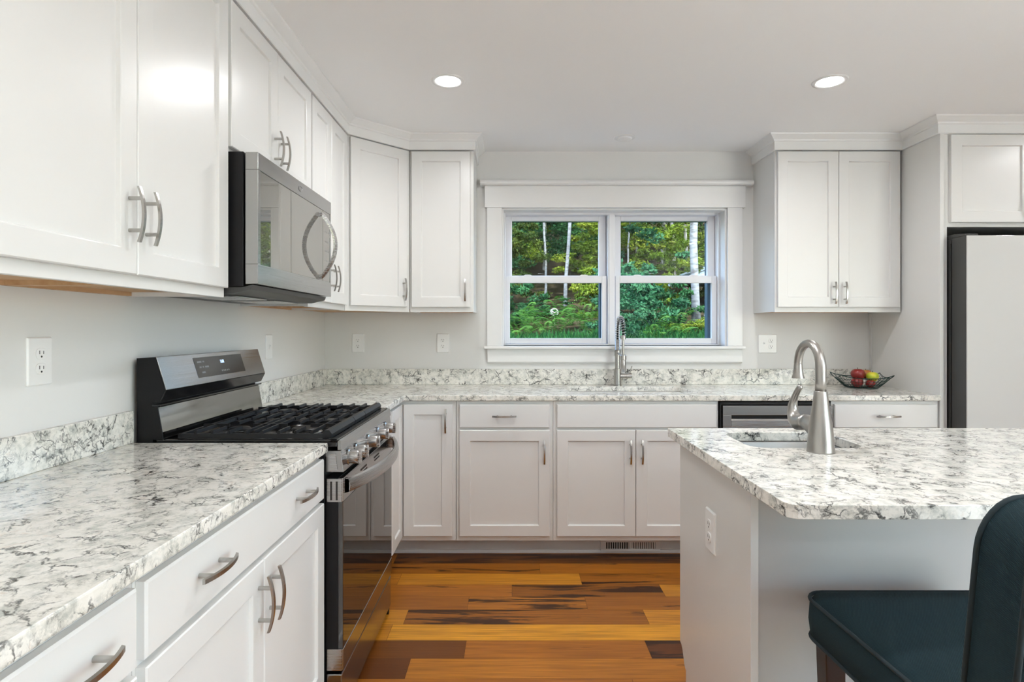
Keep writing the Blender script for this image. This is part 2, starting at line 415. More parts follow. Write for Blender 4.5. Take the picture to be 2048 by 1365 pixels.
# floor: rows of boards .13 m deep; joints of the rows seen in the photo are listed
rows = {0: [], 1: [.147], 2: [.35], 3: [0.0, .733], 4: [-.204, .345], 5: [.594], 6: [], 7: [-.187, .543], 8: [-.392]}
tones = {0: [(.12, .75)], 1: [(.40, .45), (.50, .2)], 2: [(.80, .0), (.42, .3)], 3: [(.50, .1), (.30, .62), (.8, .0)], 4: [(.42, .0), (.55, .55), (.42, .15)], 5: [(.40, .50), (.80, .05)], 6: [(.96, .0)], 7: [(.12, .1), (.50, .40), (.03, .95)], 8: [(.05, .3), (.60, .05)]}
bm = B()
planks = []
rf = random.Random(3)
for k in range(-3, 78):
    y1 = 3.286-.13*k; y0 = y1-.13
    if y1 < RY: break
    y0 = max(y0, RY)
    xs = [-1.226]; 
    if k in rows:
        js = list(rows[k]); tn = list(tones[k])
        x = (js[0] if js else .5)-rf.uniform(.9, 1.3); left = []
        while x > -1.226: left.insert(0, x); x -= rf.uniform(.6, 1.4)
        x = (js[-1] if js else .6)+rf.uniform(1.0, 1.3); right = []
        while x < RX: right.append(x); x += rf.uniform(.5, 1.4)
        if not js: left = [q for q in left if q < -.5]
        allj = left+js+right
        seq = [(rf.uniform(.2, .8), rf.uniform(0, .5)) for _ in left]+tn+[(rf.uniform(.2, .85), rf.uniform(0, .5)) for _ in right]
    else:
        x = -1.226+rf.uniform(.1, 1.0); allj = []
        while x < RX: allj.append(x); x += rf.uniform(.5, 1.4)
        seq = [(rf.uniform(.1, .9), rf.uniform(0, .6)) for _ in range(len(allj)+1)]
    ed = [-1.226]+allj+[RX]
    for (a, b), (tn_, dk) in zip(zip(ed, ed[1:]), seq):
        planks.append((a, b, y0, y1, tn_, rf.random(), dk))
        e = .0006
        fc = bm.faces.new([bm.verts.new(p) for p in ((a+e, y0+e, 0), (b-e, y0+e, 0), (b-e, y1-e, 0), (a+e, y1-e, 0))])
for q in ((-1.226, RX, RY, 3.8),):
    bm.faces.new([bm.verts.new(p) for p in ((q[0], q[2], -.002), (q[1], q[2], -.002), (q[1], q[3], -.002), (q[0], q[3], -.002))])
box(bm, -1.226, RX, RY, 3.8, -.12, -.003)
fl = struct('floor', bm, M['floor'], 'orange brown hardwood plank floor with dark streaks', 'floor', fix=False)
att = fl.data.attributes.new('plank', 'FLOAT_COLOR', 'FACE')
for i, p in enumerate(fl.data.polygons):
    att.data[i].color = (planks[i][4], planks[i][5], planks[i][6], 1) if i < len(planks) else (0, 0, 1, 1)

# ------------------------------------------------------------------ window over the sink
win = thing('window_1', 'double white window with two sashes each, looking out on woods', 'window', (.67, 3.80, WZ0), kind='structure')
bm = B(); box(bm, -.163, WX0, 3.778, 3.8, 1.166, 2.068); obj('casing', bm, M['trim'], win, .002)
bm = B(); box(bm, WX1, 1.503, 3.778, 3.8, 1.166, 2.068); obj('casing', bm, M['trim'], win, .002)
bm = B(); box(bm, -.178, 1.520, 3.772, 3.8, 2.068, 2.209); obj('head_casing', bm, M['trim'], win, .002)
bm = B(); prism(bm, [(3.8, 2.209), (3.752, 2.209), (3.742, 2.216), (3.740, 2.228), (3.744, 2.238), (3.8, 2.241)], -.205, 1.562, lambda p, q, a: Vector((a, p, q))); obj('cap_moulding', bm, M['trim'], win)
bm = B(); box(bm, -.182, 1.508, 3.738, 3.90, 1.148, 1.166); obj('stool', bm, M['trim'], win, .004)
bm = B(); box(bm, -.160, 1.500, 3.776, 3.8, 1.062, 1.148); prism(bm, [(3.8, 1.052), (3.786, 1.052), (3.778, 1.060), (3.776, 1.062), (3.8, 1.062)], -.160, 1.500, lambda p, q, a: Vector((a, p, q))); obj('apron', bm, M['trim'], win, .0015)
bm = B()
for a in ((WX0, WX0+.012, 3.80, 3.89, WZ0, WZ1), (WX1-.012, WX1, 3.80, 3.89, WZ0, WZ1), (WX0+.012, WX1-.012, 3.80, 3.89, WZ1-.012, WZ1)): box(bm, *a)
obj('jamb', bm, M['trim'], win, .001)
# vinyl frame, mullion
bm = B()
for a in ((WX0, -.042, 3.885, 3.985, WZ0, WZ1), (1.380, WX1, 3.885, 3.985, WZ0, WZ1), (-.042, 1.380, 3.885, 3.985, 2.042, WZ1), (-.042, 1.380, 3.885, 3.985, WZ0, 1.176), (.642, .690, 3.885, 3.985, 1.176, 2.042)): box(bm, *a)
obj('frame', bm, M['vinyl'], win, .003)
bm = B(); box(bm, .650, .682, 3.878, 3.886, 1.170, 2.05); obj('mullion', bm, M['vinyl'], win, .002)
for g0, g1 in ((-.0135, .605), (.726, 1.3455)):
    s = B(); o0, o1 = g0-.030, g1+.033
    for a in ((o0, g0, 3.905, 3.935, 1.178, 1.634), (g1, o1, 3.905, 3.935, 1.178, 1.634), (g0, g1, 3.905, 3.935, 1.178, 1.214), (g0, g1, 3.905, 3.935, 1.586, 1.634)): box(s, *a)
    so = obj('lower_sash', s, M['vinyl'], win, .003)
    lk = B()
    for lx in (g0+.12, g1-.12): prism(lk, [(lx-.035, 1.633), (lx-.018, 1.643), (lx+.018, 1.643), (lx+.035, 1.633)], 3.908, 3.932, lambda p, q, a: Vector((p, a, q)))
    obj('sash_latch', lk, M['vinyl'], so, .002)
    obj('pane', mkbox(g0-.004, g1+.004, 3.919, 3.922, 1.210, 1.590), M['glass'], so)
    h0, h1 = g0+.0135, g1-.0155
    s = B()
    for a in ((o0, h0, 3.945, 3.975, 1.634, 2.042), (h1, o1, 3.945, 3.975, 1.634, 2.042), (h0, h1, 3.945, 3.975, 2.012, 2.042), (h0, h1, 3.945, 3.975, 1.600, 1.640)): box(s, *a)
    uo = obj('upper_sash', s, M['vinyl'], win, .003)
    obj('pane', mkbox(h0-.004, h1+.004, 3.958, 3.961, 1.636, 2.016), M['glass'], uo)
    e = B()
    for a in ((o0-.003, g0-.006, 3.985, 4.045, 1.15, 2.08), (g1-.002, o1+.003, 3.985, 4.045, 1.15, 2.08), (g0-.006, g1-.002, 3.985, 4.045, 2.02, 2.08), (g0-.006, g1-.002, 3.985, 4.045, 1.15, 1.20)): box(e, *a)
    obj('exterior_frame', e, M['extframe'], win)

# ------------------------------------------------------------------ moulding above the cabinets
MP = [(-.015, 2.349), (0, 2.349), (.003, 2.352), (.003, 2.398), (.008, 2.402), (.010, 2.410), (.020, 2.416), (.036, 2.428), (.042, 2.433), (.044, 2.4395), (-.015, 2.4395)]
bm = B(); sweep(bm, [(-1.226, .90), (-.900, .90), (-.900, 3.190), (-.614, 3.470), (-.222, 3.470), (-.222, 3.80)], MP)
struct('trim_1', bm, M['trim'], 'white crown moulding running above the wall cabinets on the left', 'moulding')
bm = B(); sweep(bm, [(1.572, 3.80), (1.572, 3.470), (2.336, 3.470), (2.336, 3.178), (3.36, 3.178), (3.36, 3.80)], MP)
struct('trim_2', bm, M['trim'], 'white crown moulding above the cabinets and the fridge on the right', 'moulding')

# ------------------------------------------------------------------ wall cabinets
ZU0, ZU1 = 1.378, 2.349
DU0, DU1 = 1.408, 2.341
def wall_cab(name, label, f, depth, u0, u1, z0=ZU0, z1=ZU1, group='white wall cabinets'):
    e = .0008; p0 = f((u0+u1)/2, z0, 0)
    r = thing(name, label, 'cabinet', tuple(p0), group=None)
    g_ = lambda a, b, c: f(a, b, c)
    bm = B(); t = .016
    box(bm, u0+e, u0+t, z0+.002, z1, -depth+.001, -.019, f=g_); box(bm, u1-t, u1-e, z0+.002, z1, -depth+.001, -.019, f=g_)
    box(bm, u0+t, u1-t, z0+.020, z1, -depth+.001, -.019, f=g_)
    obj('body', bm, M['cab'], r)
    bm = B(); box(bm, u0+t, u1-t, z0+.016, z0+.0198, -depth+.001, -.0192, f=g_); box(bm, u0+t, u1-t, z0+.004, z0+.016, -depth+.001, -depth+.02, f=g_)
    um = (u0+u1)/2; box(bm, um-.02, um+.02, z0+.004, z0+.016, -depth+.02, -.0192, f=g_)
    obj('underside', bm, M['maple'], r, label='raw maple underside')
    bm = B(); box(bm, u0+e, u1-e, z0, z1, -.019, 0, f=g_); obj('face_frame', bm, M['cab'], r, .001)
    return r
r = wall_cab('wall_cabinet', 'white two-door wall cabinet nearest the camera, left of the microwave', FLU, .305, .940, 1.855)
d = door(r, FLU, .953, 1.397, DU0, DU1); pull(d, FLU, 1.397-.030, 1.548)
d = door(r, FLU, 1.400, 1.846, DU0, DU1); pull(d, FLU, 1.400+.030, 1.548)
r = wall_cab('wall_cabinet', 'short white two-door wall cabinet directly above the microwave', FLU, .305, 1.855, 2.617, z0=1.850)
d = door(r, FLU, 1.866, 2.234, 1.866, DU1); pull(d, FLU, 2.234-.030, 1.962)
d = door(r, FLU, 2.237, 2.607, 1.866, DU1); pull(d, FLU, 2.237+.030, 1.962)
r = wall_cab('wall_cabinet', 'white two-door wall cabinet between the microwave and the angled corner cabinet', FLU, .305, 2.617, 3.19)
d = door(r, FLU, 2.628, 2.902, DU0, DU1); pull(d, FLU, 2.902-.030, 1.530)
d = door(r, FLU, 2.905, 3.178, DU0, DU1); pull(d, FLU, 2.905+.030, 1.530)
# angled corner cabinet
A_, D_ = Vector((-.921, 3.19)), Vector((-.616, 3.495))
dv = (D_-A_); LD = dv.length; dv.normalize()
FD = frame((A_.x, A_.y, 0), (dv.x, dv.y, 0), (dv.y, -dv.x, 0))
r = thing('corner_wall_cabinet', 'white one-door wall cabinet set at an angle across the corner', 'cabinet', (-.93, 3.5, ZU0))
poly = [(-1.225, 3.191), (-.935, 3.191), (-.617, 3.509), (-.617, 3.799), (-1.225, 3.799)]
bm = B(); prism(bm, poly, ZU0+.02, ZU1, lambda p, q, a: Vector((p, q, a))); obj('body', bm, M['cab'], r)
bm = B(); prism(bm, [(x*.999-.001, y) for x, y in poly], ZU0+.008, ZU0+.0198, lambda p, q, a: Vector((p, q, a))); obj('underside', bm, M['maple'], r, label='raw maple underside')
bm = B(); box(bm, .0015, LD-.0015, ZU0, ZU1, -.019, 0, f=FD); obj('face_frame', bm, M['cab'], r, .001)
d = door(r, FD, .028, LD-.030, DU0, DU1); pull(d, FD, LD-.030-.030, 1.510)
r = wall_cab('wall_cabinet', 'narrow white one-door wall cabinet left of the window', FBU, .31, -.614, -.230)
d = door(r, FBU, -.602, -.250, DU0, DU1); pull(d, FBU, -.250-.030, 1.508)
r = wall_cab('wall_cabinet', 'white two-door wall cabinet between the window and the tall fridge panel', FBU, .31, 1.580, 2.3385)
d = door(r, FBU, 1.592, 1.955, DU0, DU1); pull(d, FBU, 1.955-.030, 1.492)
d = door(r, FBU, 1.958, 2.324, DU0, DU1); pull(d, FBU, 1.958+.030, 1.492)
# cabinet over the fridge with its tall side panel
r = thing('fridge_cabinet', 'white cabinet above the fridge with a tall panel down its left side', 'cabinet', (2.85, 3.5, 0))
obj('side_panel', mkbox(2.3455, 2.3665, 3.178, 3.799, 0.001, 2.349), M['cab'], r, .001)
obj('side_panel', mkbox(3.335, 3.356, 3.178, 3.799, 0.001, 2.349), M['cab'], r, .001)
obj('scribe_strip', mkbox(2.338, 2.3453, 3.7755, 3.7995, 1.0165, 1.377), M['cab'], r, .001)
obj('body', mkbox(2.367, 3.3345, 3.21, 3.799, 1.838, 2.349), M['cab'], r)
bm = B(); box(bm, 2.367, 3.3345, 3.190, 3.2095, 1.838, 2.349); box(bm, 2.367, 2.392, 3.190, 3.2095, .001, 1.838); obj('face_frame', bm, M['cab'], r, .001)
d = door(r, FB, 2.402, 2.850, 1.861, 2.341); pull(d, FB, 2.850-.030, 1.960)
d = door(r, FB, 2.853, 3.300, 1.861, 2.341); pull(d, FB, 2.853+.030, 1.960)

# ------------------------------------------------------------------ base cabinets
ZB0, ZB1 = .112, .883
DR0, DR1, DO0, DO1 = .736, .864, .141, .723
def base_cab(name, label, f, depth, u0, u1):
    e = .0008; r = thing(name, label, 'cabinet', tuple(f((u0+u1)/2, 0, -depth/2)))
    bm = B(); box(bm, u0+e, u1-e, ZB0, ZB1, -depth+.002, -.0192, f=f); box(bm, u0+e, u1-e, .0, ZB0, -depth+.002, -.14, f=f)
    obj('body', bm, M['cab'], r)
    bm = B(); box(bm, u0+e, u1-e, ZB0, ZB1, -.019, 0, f=f); obj('face_frame', bm, M['cab'], r, .001)
    return r
r = base_cab('base_cabinet', 'white drawer-over-doors base cabinet under the near worktop beside the range', FL, .61, .940, 1.851)
d = drawer(r, FL, .948, 1.845, DR0, DR1); pull(d, FL, 1.145, .806, False); pull(d, FL, 1.645, .806, False)
d = door(r, FL, .948, 1.397, DO0, DO1); pull(d, FL, 1.397-.030, .628)
d = door(r, FL, 1.400, 1.845, DO0, DO1); pull(d, FL, 1.400+.030, .628)
r = base_cab('base_cabinet', 'narrow white base cabinet at the lower left corner, nearest the camera', FL, .61, .635, .940)
d = drawer(r, FL, .646, .926, DR0, DR1); pull(d, FL, .790, .806, False)
d = door(r, FL, .646, .926, DO0, DO1); pull(d, FL, .690, .628)
r = base_cab('base_cabinet', 'white base cabinet below the near end of the worktop, beside the camera', FL, .61, .17, .635)
d = drawer(r, FL, .181, .624, DR0, DR1); pull(d, FL, .40, .806, False)
d = door(r, FL, .181, .624, DO0, DO1); pull(d, FL, .22, .628)
# corner base cabinet, L-shaped plan, two leaves
r = thing('corner_base_cabinet', 'white corner base cabinet with a folding two-leaf door right of the range', 'cabinet', (-.92, 3.5, 0))
poly = [(-1.225, 2.622), (-.6165, 2.622), (-.6165, 3.1905), (-.3085, 3.1905), (-.3085, 3.798), (-1.225, 3.798)]
bm = B(); prism(bm, poly, ZB0, ZB1, lambda p, q, a: Vector((p, q, a)))
prism(bm, [(-1.225, 2.622), (-.745, 2.622), (-.745, 3.322), (-.3085, 3.322), (-.3085, 3.798), (-1.225, 3.798)], 0, ZB0, lambda p, q, a: Vector((p, q, a)))
obj('body', bm, M['cab'], r, .001)
door(r, FL, 2.905, 3.166, DO0, DR1, stile=.055)
d = door(r, FB, -.595, -.327, DO0, DR1, stile=.055); pull(d, FB, -.362, .776)
r = base_cab('base_cabinet', 'white base cabinet with one drawer over one door, left of the sink cabinet', FB, .61, -.3065, .2255)
d = drawer(r, FB, -.288, .206, DR0, DR1); pull(d, FB, -.042, .801, False)
d = door(r, FB, -.288, .206, DO0, DO1); pull(d, FB, .206-.030, .607)
r = base_cab('sink_base_cabinet', 'white two-door base cabinet with a false drawer front under the window', FB, .61, .2255, 1.134)
drawer(r, FB, .246, 1.122, DR0, DR1)
d = door(r, FB, .246, .676, DO0, DO1); pull(d, FB, .676-.030, .607)
d = door(r, FB, .679, 1.110, DO0, DO1); pull(d, FB, .679+.030, .607)
r = base_cab('base_cabinet', 'white base cabinet with one drawer between the dishwasher and the fridge panel', FB, .61, 1.752, 2.343)
d = drawer(r, FB, 1.765, 2.326, DR0, DR1); pull(d, FB, 2.046, .801, False)
d = door(r, FB, 1.765, 2.044, DO0, DO1); pull(d, FB, 2.014, .607)
d = door(r, FB, 2.047, 2.326, DO0, DO1); pull(d, FB, 2.077, .607)
# toe kicks
bm = B(); box(bm, -.744, 1.132, 3.315, 3.329, .0, .111); prism(bm, [(3.315, .018), (3.306, .015), (3.300, .008), (3.300, .0005), (3.315, .0005)], -.744, 1.132, lambda p, q, a: Vector((a, p, q)))
struct('baseboard_back', bm, M['trim'], 'white toe-kick board along the floor under the back cabinets', 'baseboard')
bm = B(); box(bm, -.755, -.741, .171, 1.851, .0005, .111); struct('baseboard_left', bm, M['trim'], 'white toe-kick board under the near left cabinets', 'baseboard')

# ------------------------------------------------------------------ worktops
QB, QT = .884, .914
r = thing('countertop', 'white quartz worktop with dark veins in the lower left foreground', 'countertop', (-.9, 1.0, QB))
bm = B(); slab(bm, [(-1.225, .10), (-.587, .10), (-.587, 1.851), (-1.225, 1.851)], [], QB, QT); obj('slab', bm, M['quartz'], r, .004)
bm = B(); box(bm, -1.2255, -1.206, .10, 1.851, QT+.0002, 1.016); obj('backsplash', bm, M['quartz'], r, .002)
r = thing('countertop', 'white veined quartz worktop along the back wall under the window', 'countertop', (.5, 3.5, QB))
ic = [(-.587+.018*(1-math.cos(t)), 3.165-.018+.018*math.sin(t)) for t in [PI/2*i/5 for i in range(6)]]
SKX0, SKX1, SKY0, SKY1 = .335, 1.045, 3.315, 3.655
hole = rrect(SKX0, SKX1, SKY0, SKY1, .05, 6)
bm = B(); slab(bm, [(-1.225, 2.622), (-.587, 2.622)]+ic+[(2.3435, 3.165), (2.3435, 3.799), (-1.225, 3.799)], [hole], QB, QT); obj('slab', bm, M['quartz'], r, .004)
bm = B(); box(bm, -1.2255, -1.206, 2.622, 3.799, QT+.0002, 1.016); obj('backsplash', bm, M['quartz'], r, .002)
bm = B(); box(bm, -1.2055, 2.325, 3.780, 3.799, QT+.0002, 1.016); obj('backsplash', bm, M['quartz'], r, .002)
bm = B(); box(bm, 2.3255, 2.3435, 3.17, 3.779, QT+.0002, QT+.0008); bm.free()

def sink(name, label, x0, x1, y0, y1, depth, r_):
    t = thing(name, label, 'sink', ((x0+x1)/2, (y0+y1)/2, QB-depth))
    bm = B(); z = QB-.0012
    secs = [(-.022, z-.0015, r_+.01), (-.022, z, r_+.01), (.002, z, r_), (.004, z-.004, r_), (.008, QB-depth+.03, r_), (.028, QB-depth+.003, r_), (.10, QB-depth, .02)]
    loops = []
    for ins, zz, rr in secs:
        w_ = min(x1-x0, y1-y0)/2-.012; ins = min(ins, w_); rr = max(.004, min(rr, w_-ins+.004))
        loops.append([Vector((x, y, zz)) for x, y in rrect(x0+ins, x1-ins, y0+ins, y1-ins, rr, 6)])
    loft(bm, loops, False, True)
    o = obj('basin', bm, M['sinksteel'], t, fix=False)
    s = o.modifiers.new('wall', 'SOLIDIFY'); s.thickness = .0012; s.offset = -1
    for p in o.data.polygons: p.use_smooth = True
    bm = B(); lathe(bm, [(.045, 0), (.045, .003), (.036, .004), (.034, .001), (.012, .001), (.012, .006)], ((x0+x1)/2, (y0+y1)/2, QB-depth+.0005), 24); obj('drain', bm, M['nickel'], t)
    return t
sink('kitchen_sink', 'stainless undermount sink in the back worktop below the window', SKX0, SKX1, SKY0, SKY1, .22, .05)

# ------------------------------------------------------------------ island
IX1 = 2.52
r = thing('kitchen_island', 'white island base with a pale grey back panel on the right', 'island', (1.5, 1.75, 0))
def yz(p, q, a): return Vector((a, p, q))
bm = B(); prism(bm, [(1.463, .0005), (2.008, .0005), (2.008, .092), (2.026, .105), (2.050, .145), (2.062, .155), (2.078, .158), (2.078, .882), (1.463, .882)], .602, .622, yz); obj('end_panel', bm, M['cab'], r, .001)
obj('end_panel', mkbox(IX1-.052, IX1-.032, 1.463, 2.078, .0005, .882), M['cab'], r, .001)
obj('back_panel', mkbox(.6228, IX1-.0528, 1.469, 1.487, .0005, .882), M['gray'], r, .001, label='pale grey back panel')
bm = B(); box(bm, .6225, IX1-.0525, 1.4875, 2.00, .0005, .11); box(bm, .6225, IX1-.0525, 1.4875, 2.059, .11, .60); box(bm, .6225, .70, 1.4875, 2.059, .60, .882); box(bm, 1.2, IX1-.0525, 1.4875, 2.059, .60, .882); box(bm, .70, 1.2, 1.4875, 1.68, .60, .882); obj('body', bm, M['cab'], r)
obj('face_frame', mkbox(.6225, IX1-.0525, 2.0595, 2.078, .11, .882), M['cab'], r)
bm = B()
ISX0, ISX1, ISY0, ISY1 = .735, 1.090, 1.772, 2.035
out = [(.570, 2.122)]+[(.570+.03-.03*math.sin(t), 1.196+.03-.03*math.cos(t)) for t in [PI/2-PI/2*i/5 for i in range(6)]]+[(IX1, 1.196), (IX1, 2.122)]
slab(bm, out, [rrect(ISX0, ISX1, ISY0, ISY1, .055, 6)], QB, QT)
o = obj('island_countertop', bm, M['quartz'], None, .004); tag(o, 'white veined quartz worktop on the island at right', 'countertop')
sink('prep_sink', 'small stainless undermount sink in the island worktop', ISX0, ISX1, ISY0, ISY1, .17, .055)

# ------------------------------------------------------------------ island faucet
FX, FY = .913, 1.715
r = thing('prep_faucet', 'brushed nickel gooseneck faucet standing on the island worktop', 'faucet', (FX, FY, QT))
bm = B(); lathe(bm, [(.0385, 0), (.0375, .004), (.0360, .03), (.0335, .06), (.0300, .09), (.0255, .12), (.0215, .15), (.0185, .178), (.0178, .180)], (FX, FY, QT), 32)
br = [(0, .052), (.020, .062), (.042, .069), (.064, .073), (.082, .075)]
tube(bm, [(FX, FY+a, QT+b) for a, b in br], [.026, .0285, .0270, .0245, .0235], 20)
b_ = obj('body', bm, M['satin'], r, smooth=True)
bm = B(); tube(bm, [(FX, FY+a, QT+b) for a, b in ((.083, .075), (.105, .070), (.135, .064), (.158, .072), (.170, .092), (.172, .115), (.163, .135), (.148, .155), (.133, .171), (.122, .181), (.118, .184))], [.0235, .0238, .0235, .0215, .018, .0145, .0115, .0098, .0092, .0085, .004], 18)
obj('lever', bm, M['satin'], r, smooth=True)
bm = B(); pts = [(FX, FY, QT+.178), (FX, FY, QT+.215), (FX, FY, QT+.250)]
R_ = .068
for i in range(1, 15):
    t = PI*1.04*i/14; pts.append((FX, FY+R_-R_*math.cos(t), QT+.250+R_*math.sin(t)*1.02))
tube(bm, pts, [.0155]*3+[.0125 if i > 5 else .0150-.0004*i for i in range(1, 15)], 20); obj('spout', bm, M['satin'], r, smooth=True)
ex, ey, ez = pts[-1]
bm = B(); lathe(bm, [(.0125, .010), (.0133, -.002), (.0140, -.010), (.0162, -.024), (.0188, -.032), (.0188, -.035), (.012, -.035)], (ex, ey, ez), 24); obj('spray_head', bm, M['satin'], r, smooth='auto')

# ------------------------------------------------------------------ kitchen faucet with spring
FX, FY = .676, 3.715
r = thing('kitchen_faucet', 'tall spring-neck pull-down faucet behind the sink below the window', 'faucet', (FX, FY, QT))
bm = B(); lathe(bm, [(.026, 0), (.026, .004), (.0235, .006), (.0235, .108), (.0165, .110), (.0165, .195)], (FX, FY, QT), 24); obj('column', bm, M['nickel'], r, smooth='auto')
bm = B(); lathe(bm, [(.0205, .192), (.0205, .226)], (FX, FY, QT), 24); obj('collar', bm, M['nickel'], r, smooth='auto')
bm = B(); lathe(bm, [(.0135, .2265)]+[((.0170 if k % 2 else .0145), .228+.0035*k) for k in range(20)]+[(.013, .298)], (FX, FY, QT), 20); obj('ribbed_sleeve', bm, M['nickel'], r)
arch = []
RA = .095
for i in range(9): arch.append(Vector((FX, FY, QT+.298+.046*i/8)))
for i in range(1, 25):
    t = PI*i/24; arch.append(Vector((FX, FY-RA+RA*math.cos(t), QT+.344+RA*.92*math.sin(t))))
for i in range(1, 4): arch.append(Vector((FX, FY-2*RA, QT+.344-.010*i)))
bm = B(); tube(bm, arch, .0068, 12); obj('hose', bm, M['blackplastic'], r, smooth=True, label='black inner hose')
def along(P, s):
    L = [0]
    for a, b in zip(P, P[1:]): L.append(L[-1]+(b-a).length)
    s *= L[-1]
    for i in range(len(P)-1):
        if s <= L[i+1]: return P[i].lerp(P[i+1], (s-L[i])/(L[i+1]-L[i])), (P[i+1]-P[i]).normalized()
    return P[-1], (P[-1]-P[-2]).normalized()
bm = B(); sp = []; TURN = 24
for i in range(TURN*12+1):
    p, t = along(arch, i/(TURN*12)); sx = Vector((1, 0, 0)); sy = t.cross(sx).normalized(); a = 2*PI*i/12
    sp.append(p+(sx*math.cos(a)+sy*math.sin(a))*.0145)
tube(bm, sp, .0019, 6); obj('spring', bm, M['nickel'], r, smooth=True)
HY = FY-2*RA
bm = B(); lathe(bm, [(.0165, .300), (.0165, .322), (.014, .324)], (FX, HY, QT), 20); lathe(bm, [(.0075, .205), (.0075, .300)], (FX, HY, QT), 14); obj('wand', bm, M['nickel'], r, smooth='auto')
bm = B(); lathe(bm, [(.014, .100), (.0165, .104), (.0165, .178), (.0145, .182), (.0145, .206), (.009, .208)], (FX, HY, QT), 20); obj('spray_head', bm, M['nickel'], r, smooth='auto')
bm = B(); tube(bm, [(FX, FY, QT+.209), (FX, HY+.012, QT+.190)], .0065, 10); lathe(bm, [(.0172, .176), (.0195, .178), (.0195, .200), (.0172, .202)], (FX, HY, QT), 20); obj('holder_arm', bm, M['nickel'], r, smooth='auto')
bm = B(); tube(bm, [(FX, FY, QT+.062), (FX+.052, FY, QT+.062)], .0155, 18); tube(bm, [(FX+.053, FY, QT+.062), (FX+.090, FY, QT+.064)], .0165, 18); tube(bm, [(FX+.075, FY, QT+.070), (FX+.084, FY, QT+.098), (FX+.092, FY, QT+.125)], [.004, .0038, .0032], 10); obj('lever', bm, M['nickel'], r, smooth='auto')

# ------------------------------------------------------------------ gas range
RY0, RY1 = 1.858, 2.614
r = thing('gas_range', 'stainless and black gas range with five knobs against the left wall', 'range', (-.88, 2.236, 0))
xz = lambda p, q, a: Vector((p, a, q))
bm = B(); box(bm, -1.19, -.60, RY0, RY1, .025, .898); obj('body', bm, M['blackplastic'], r, .002)
bm = B(); box(bm, -1.14, -.560, RY0, RY1, .8985, .914); box(bm, -1.14, -.560, RY0, RY0+.014, .914, .922); box(bm, -1.14, -.560, RY1-.014, RY1, .914, .922); box(bm, -.585, -.560, RY0, RY1, .914, .922); obj('cooktop', bm, M['black'], r, .003)
bm = B(); prism(bm, [(-.5595, .915), (-.5545, .921), (-.5500, .916), (-.5455, .889), (-.5595, .889)], RY0+.003, RY1-.003, xz); obj('front_rail', bm, M['steel'], r, label='stainless strip along the cooktop front')
bm = B(); prism(bm, [(-.5995, .886), (-.5500, .886), (-.5400, .818), (-.5995, .818)], RY0+.003, RY1-.003, xz); cp = obj('control_panel', bm, M['steel'], r, .0015)
bm = B(); prism(bm, [(-.585, .878), (-.566, .878), (-.560, .826), (-.585, .826)], RY0+.0005, RY0+.0028, xz); obj('panel_cap', bm, M['steel2'], cp)
for ky in (1.930, 2.022, 2.195, 2.352, 2.492):
    bm = B(); fx = lambda x, y, h, ky=ky: Vector((-.5470+h, ky+x, .852+y))
    lathe(bm, [(.027, -.004), (.027, .006), (.0225, .009), (.0225, .012)], seg=24, f=fx)
    lathe(bm, [(.0215, .012), (.0220, .034), (.0205, .038)], seg=28, f=fx)
    k_ = obj('knob', bm, M['steel2'], r, smooth='auto')
    bm = B(); prism(bm, [(-.007, -.0215), (.007, -.0215), (.0085, .012), (.0, .0225), (-.0085, .012)], .034, .047, lambda p, q, a, ky=ky: Vector((-.5470+a, ky+p, .852+q))); obj('grip', bm, M['steel2'], k_, .001)
# oven door
bm = B(); box(bm, -.598, -.558, RY0+.004, RY1-.004, .178, .798); dr = obj('oven_door', bm, M['blackplastic'], r, .001)
bm = B(); box(bm, -.5578, -.542, RY0+.004, RY1-.004, .722, .798); obj('top_band', bm, M['steel'], dr, .002)
bm = B(); box(bm, -.5578, -.542, RY0+.004, RY1-.004, .250, .7215); obj('glass', bm, M['ovenglass'], dr, .0015, label='dark reflective oven glass')
bm = B(); box(bm, -.5578, -.541, RY0+.004, RY1-.004, .180, .2495); obj('bottom_band', bm, M['steel'], dr, .002)
for za, zb_ in ((.722, .796), (.180, .249)): obj('end_cap', mkbox(-.594, -.546, RY0+.0015, RY0+.0038, za, zb_), M['steel2'], dr, .0008)
for a in (-.580, -.562): obj('vent_slot', mkbox(a-.003, a+.003, RY0+.0008, RY0+.0016, .728, .788), M['slot'], dr)
for yc in (1.93, 2.10, 2.14, 2.30, 2.34, 2.52):
    obj('vent_slot', mkbox(-.5422, -.5410, yc-.022, yc+.022, .768, .774), M['slot'], dr)
    if yc not in (1.93, 2.52): obj('vent_slot', mkbox(-.5422, -.5410, yc-.012, yc+.030, .756, .761), M['slot'], dr)
bm = B(); loops = []; K = 26
for i in range(K+1):
    s = -1+2*i/K; y = 2.236+s*.366; bow = .062*(1-abs(s)**2.2)
    x = -.530+bow; dz = 0
    loops.append([Vector((x-.010, y, .748)), Vector((x+.006, y, .752)), Vector((x+.009, y, .772)), Vector((x+.004, y, .792)), Vector((x-.004, y, .796)), Vector((x-.010, y, .792))])
loft(bm, loops); box(bm, -.5425, -.525, 1.870, 1.890, .748, .794); box(bm, -.5425, -.525, 2.582, 2.602, .748, .794)
obj('handle', bm, M['steel2'], dr, smooth='auto', label='bowed stainless door handle')
bm = B(); box(bm, -.598, -.5455, RY0+.004, RY1-.004, .034, .168); sd = obj('storage_drawer', bm, M['steel'], r, .004)
for y0, x0 in ((RY0+.03, -1.12), (RY0+.03, -.64), (RY1-.06, -1.12), (RY1-.06, -.64)): obj('foot', mkbox(x0, x0+.03, y0, y0+.03, .0, .0248), M['blackplastic'], r)
bm = B(); box(bm, -.565, -.552, RY1-.022, RY1-.006, .0, .0338); obj('foot', bm, M['blackplastic'], r)
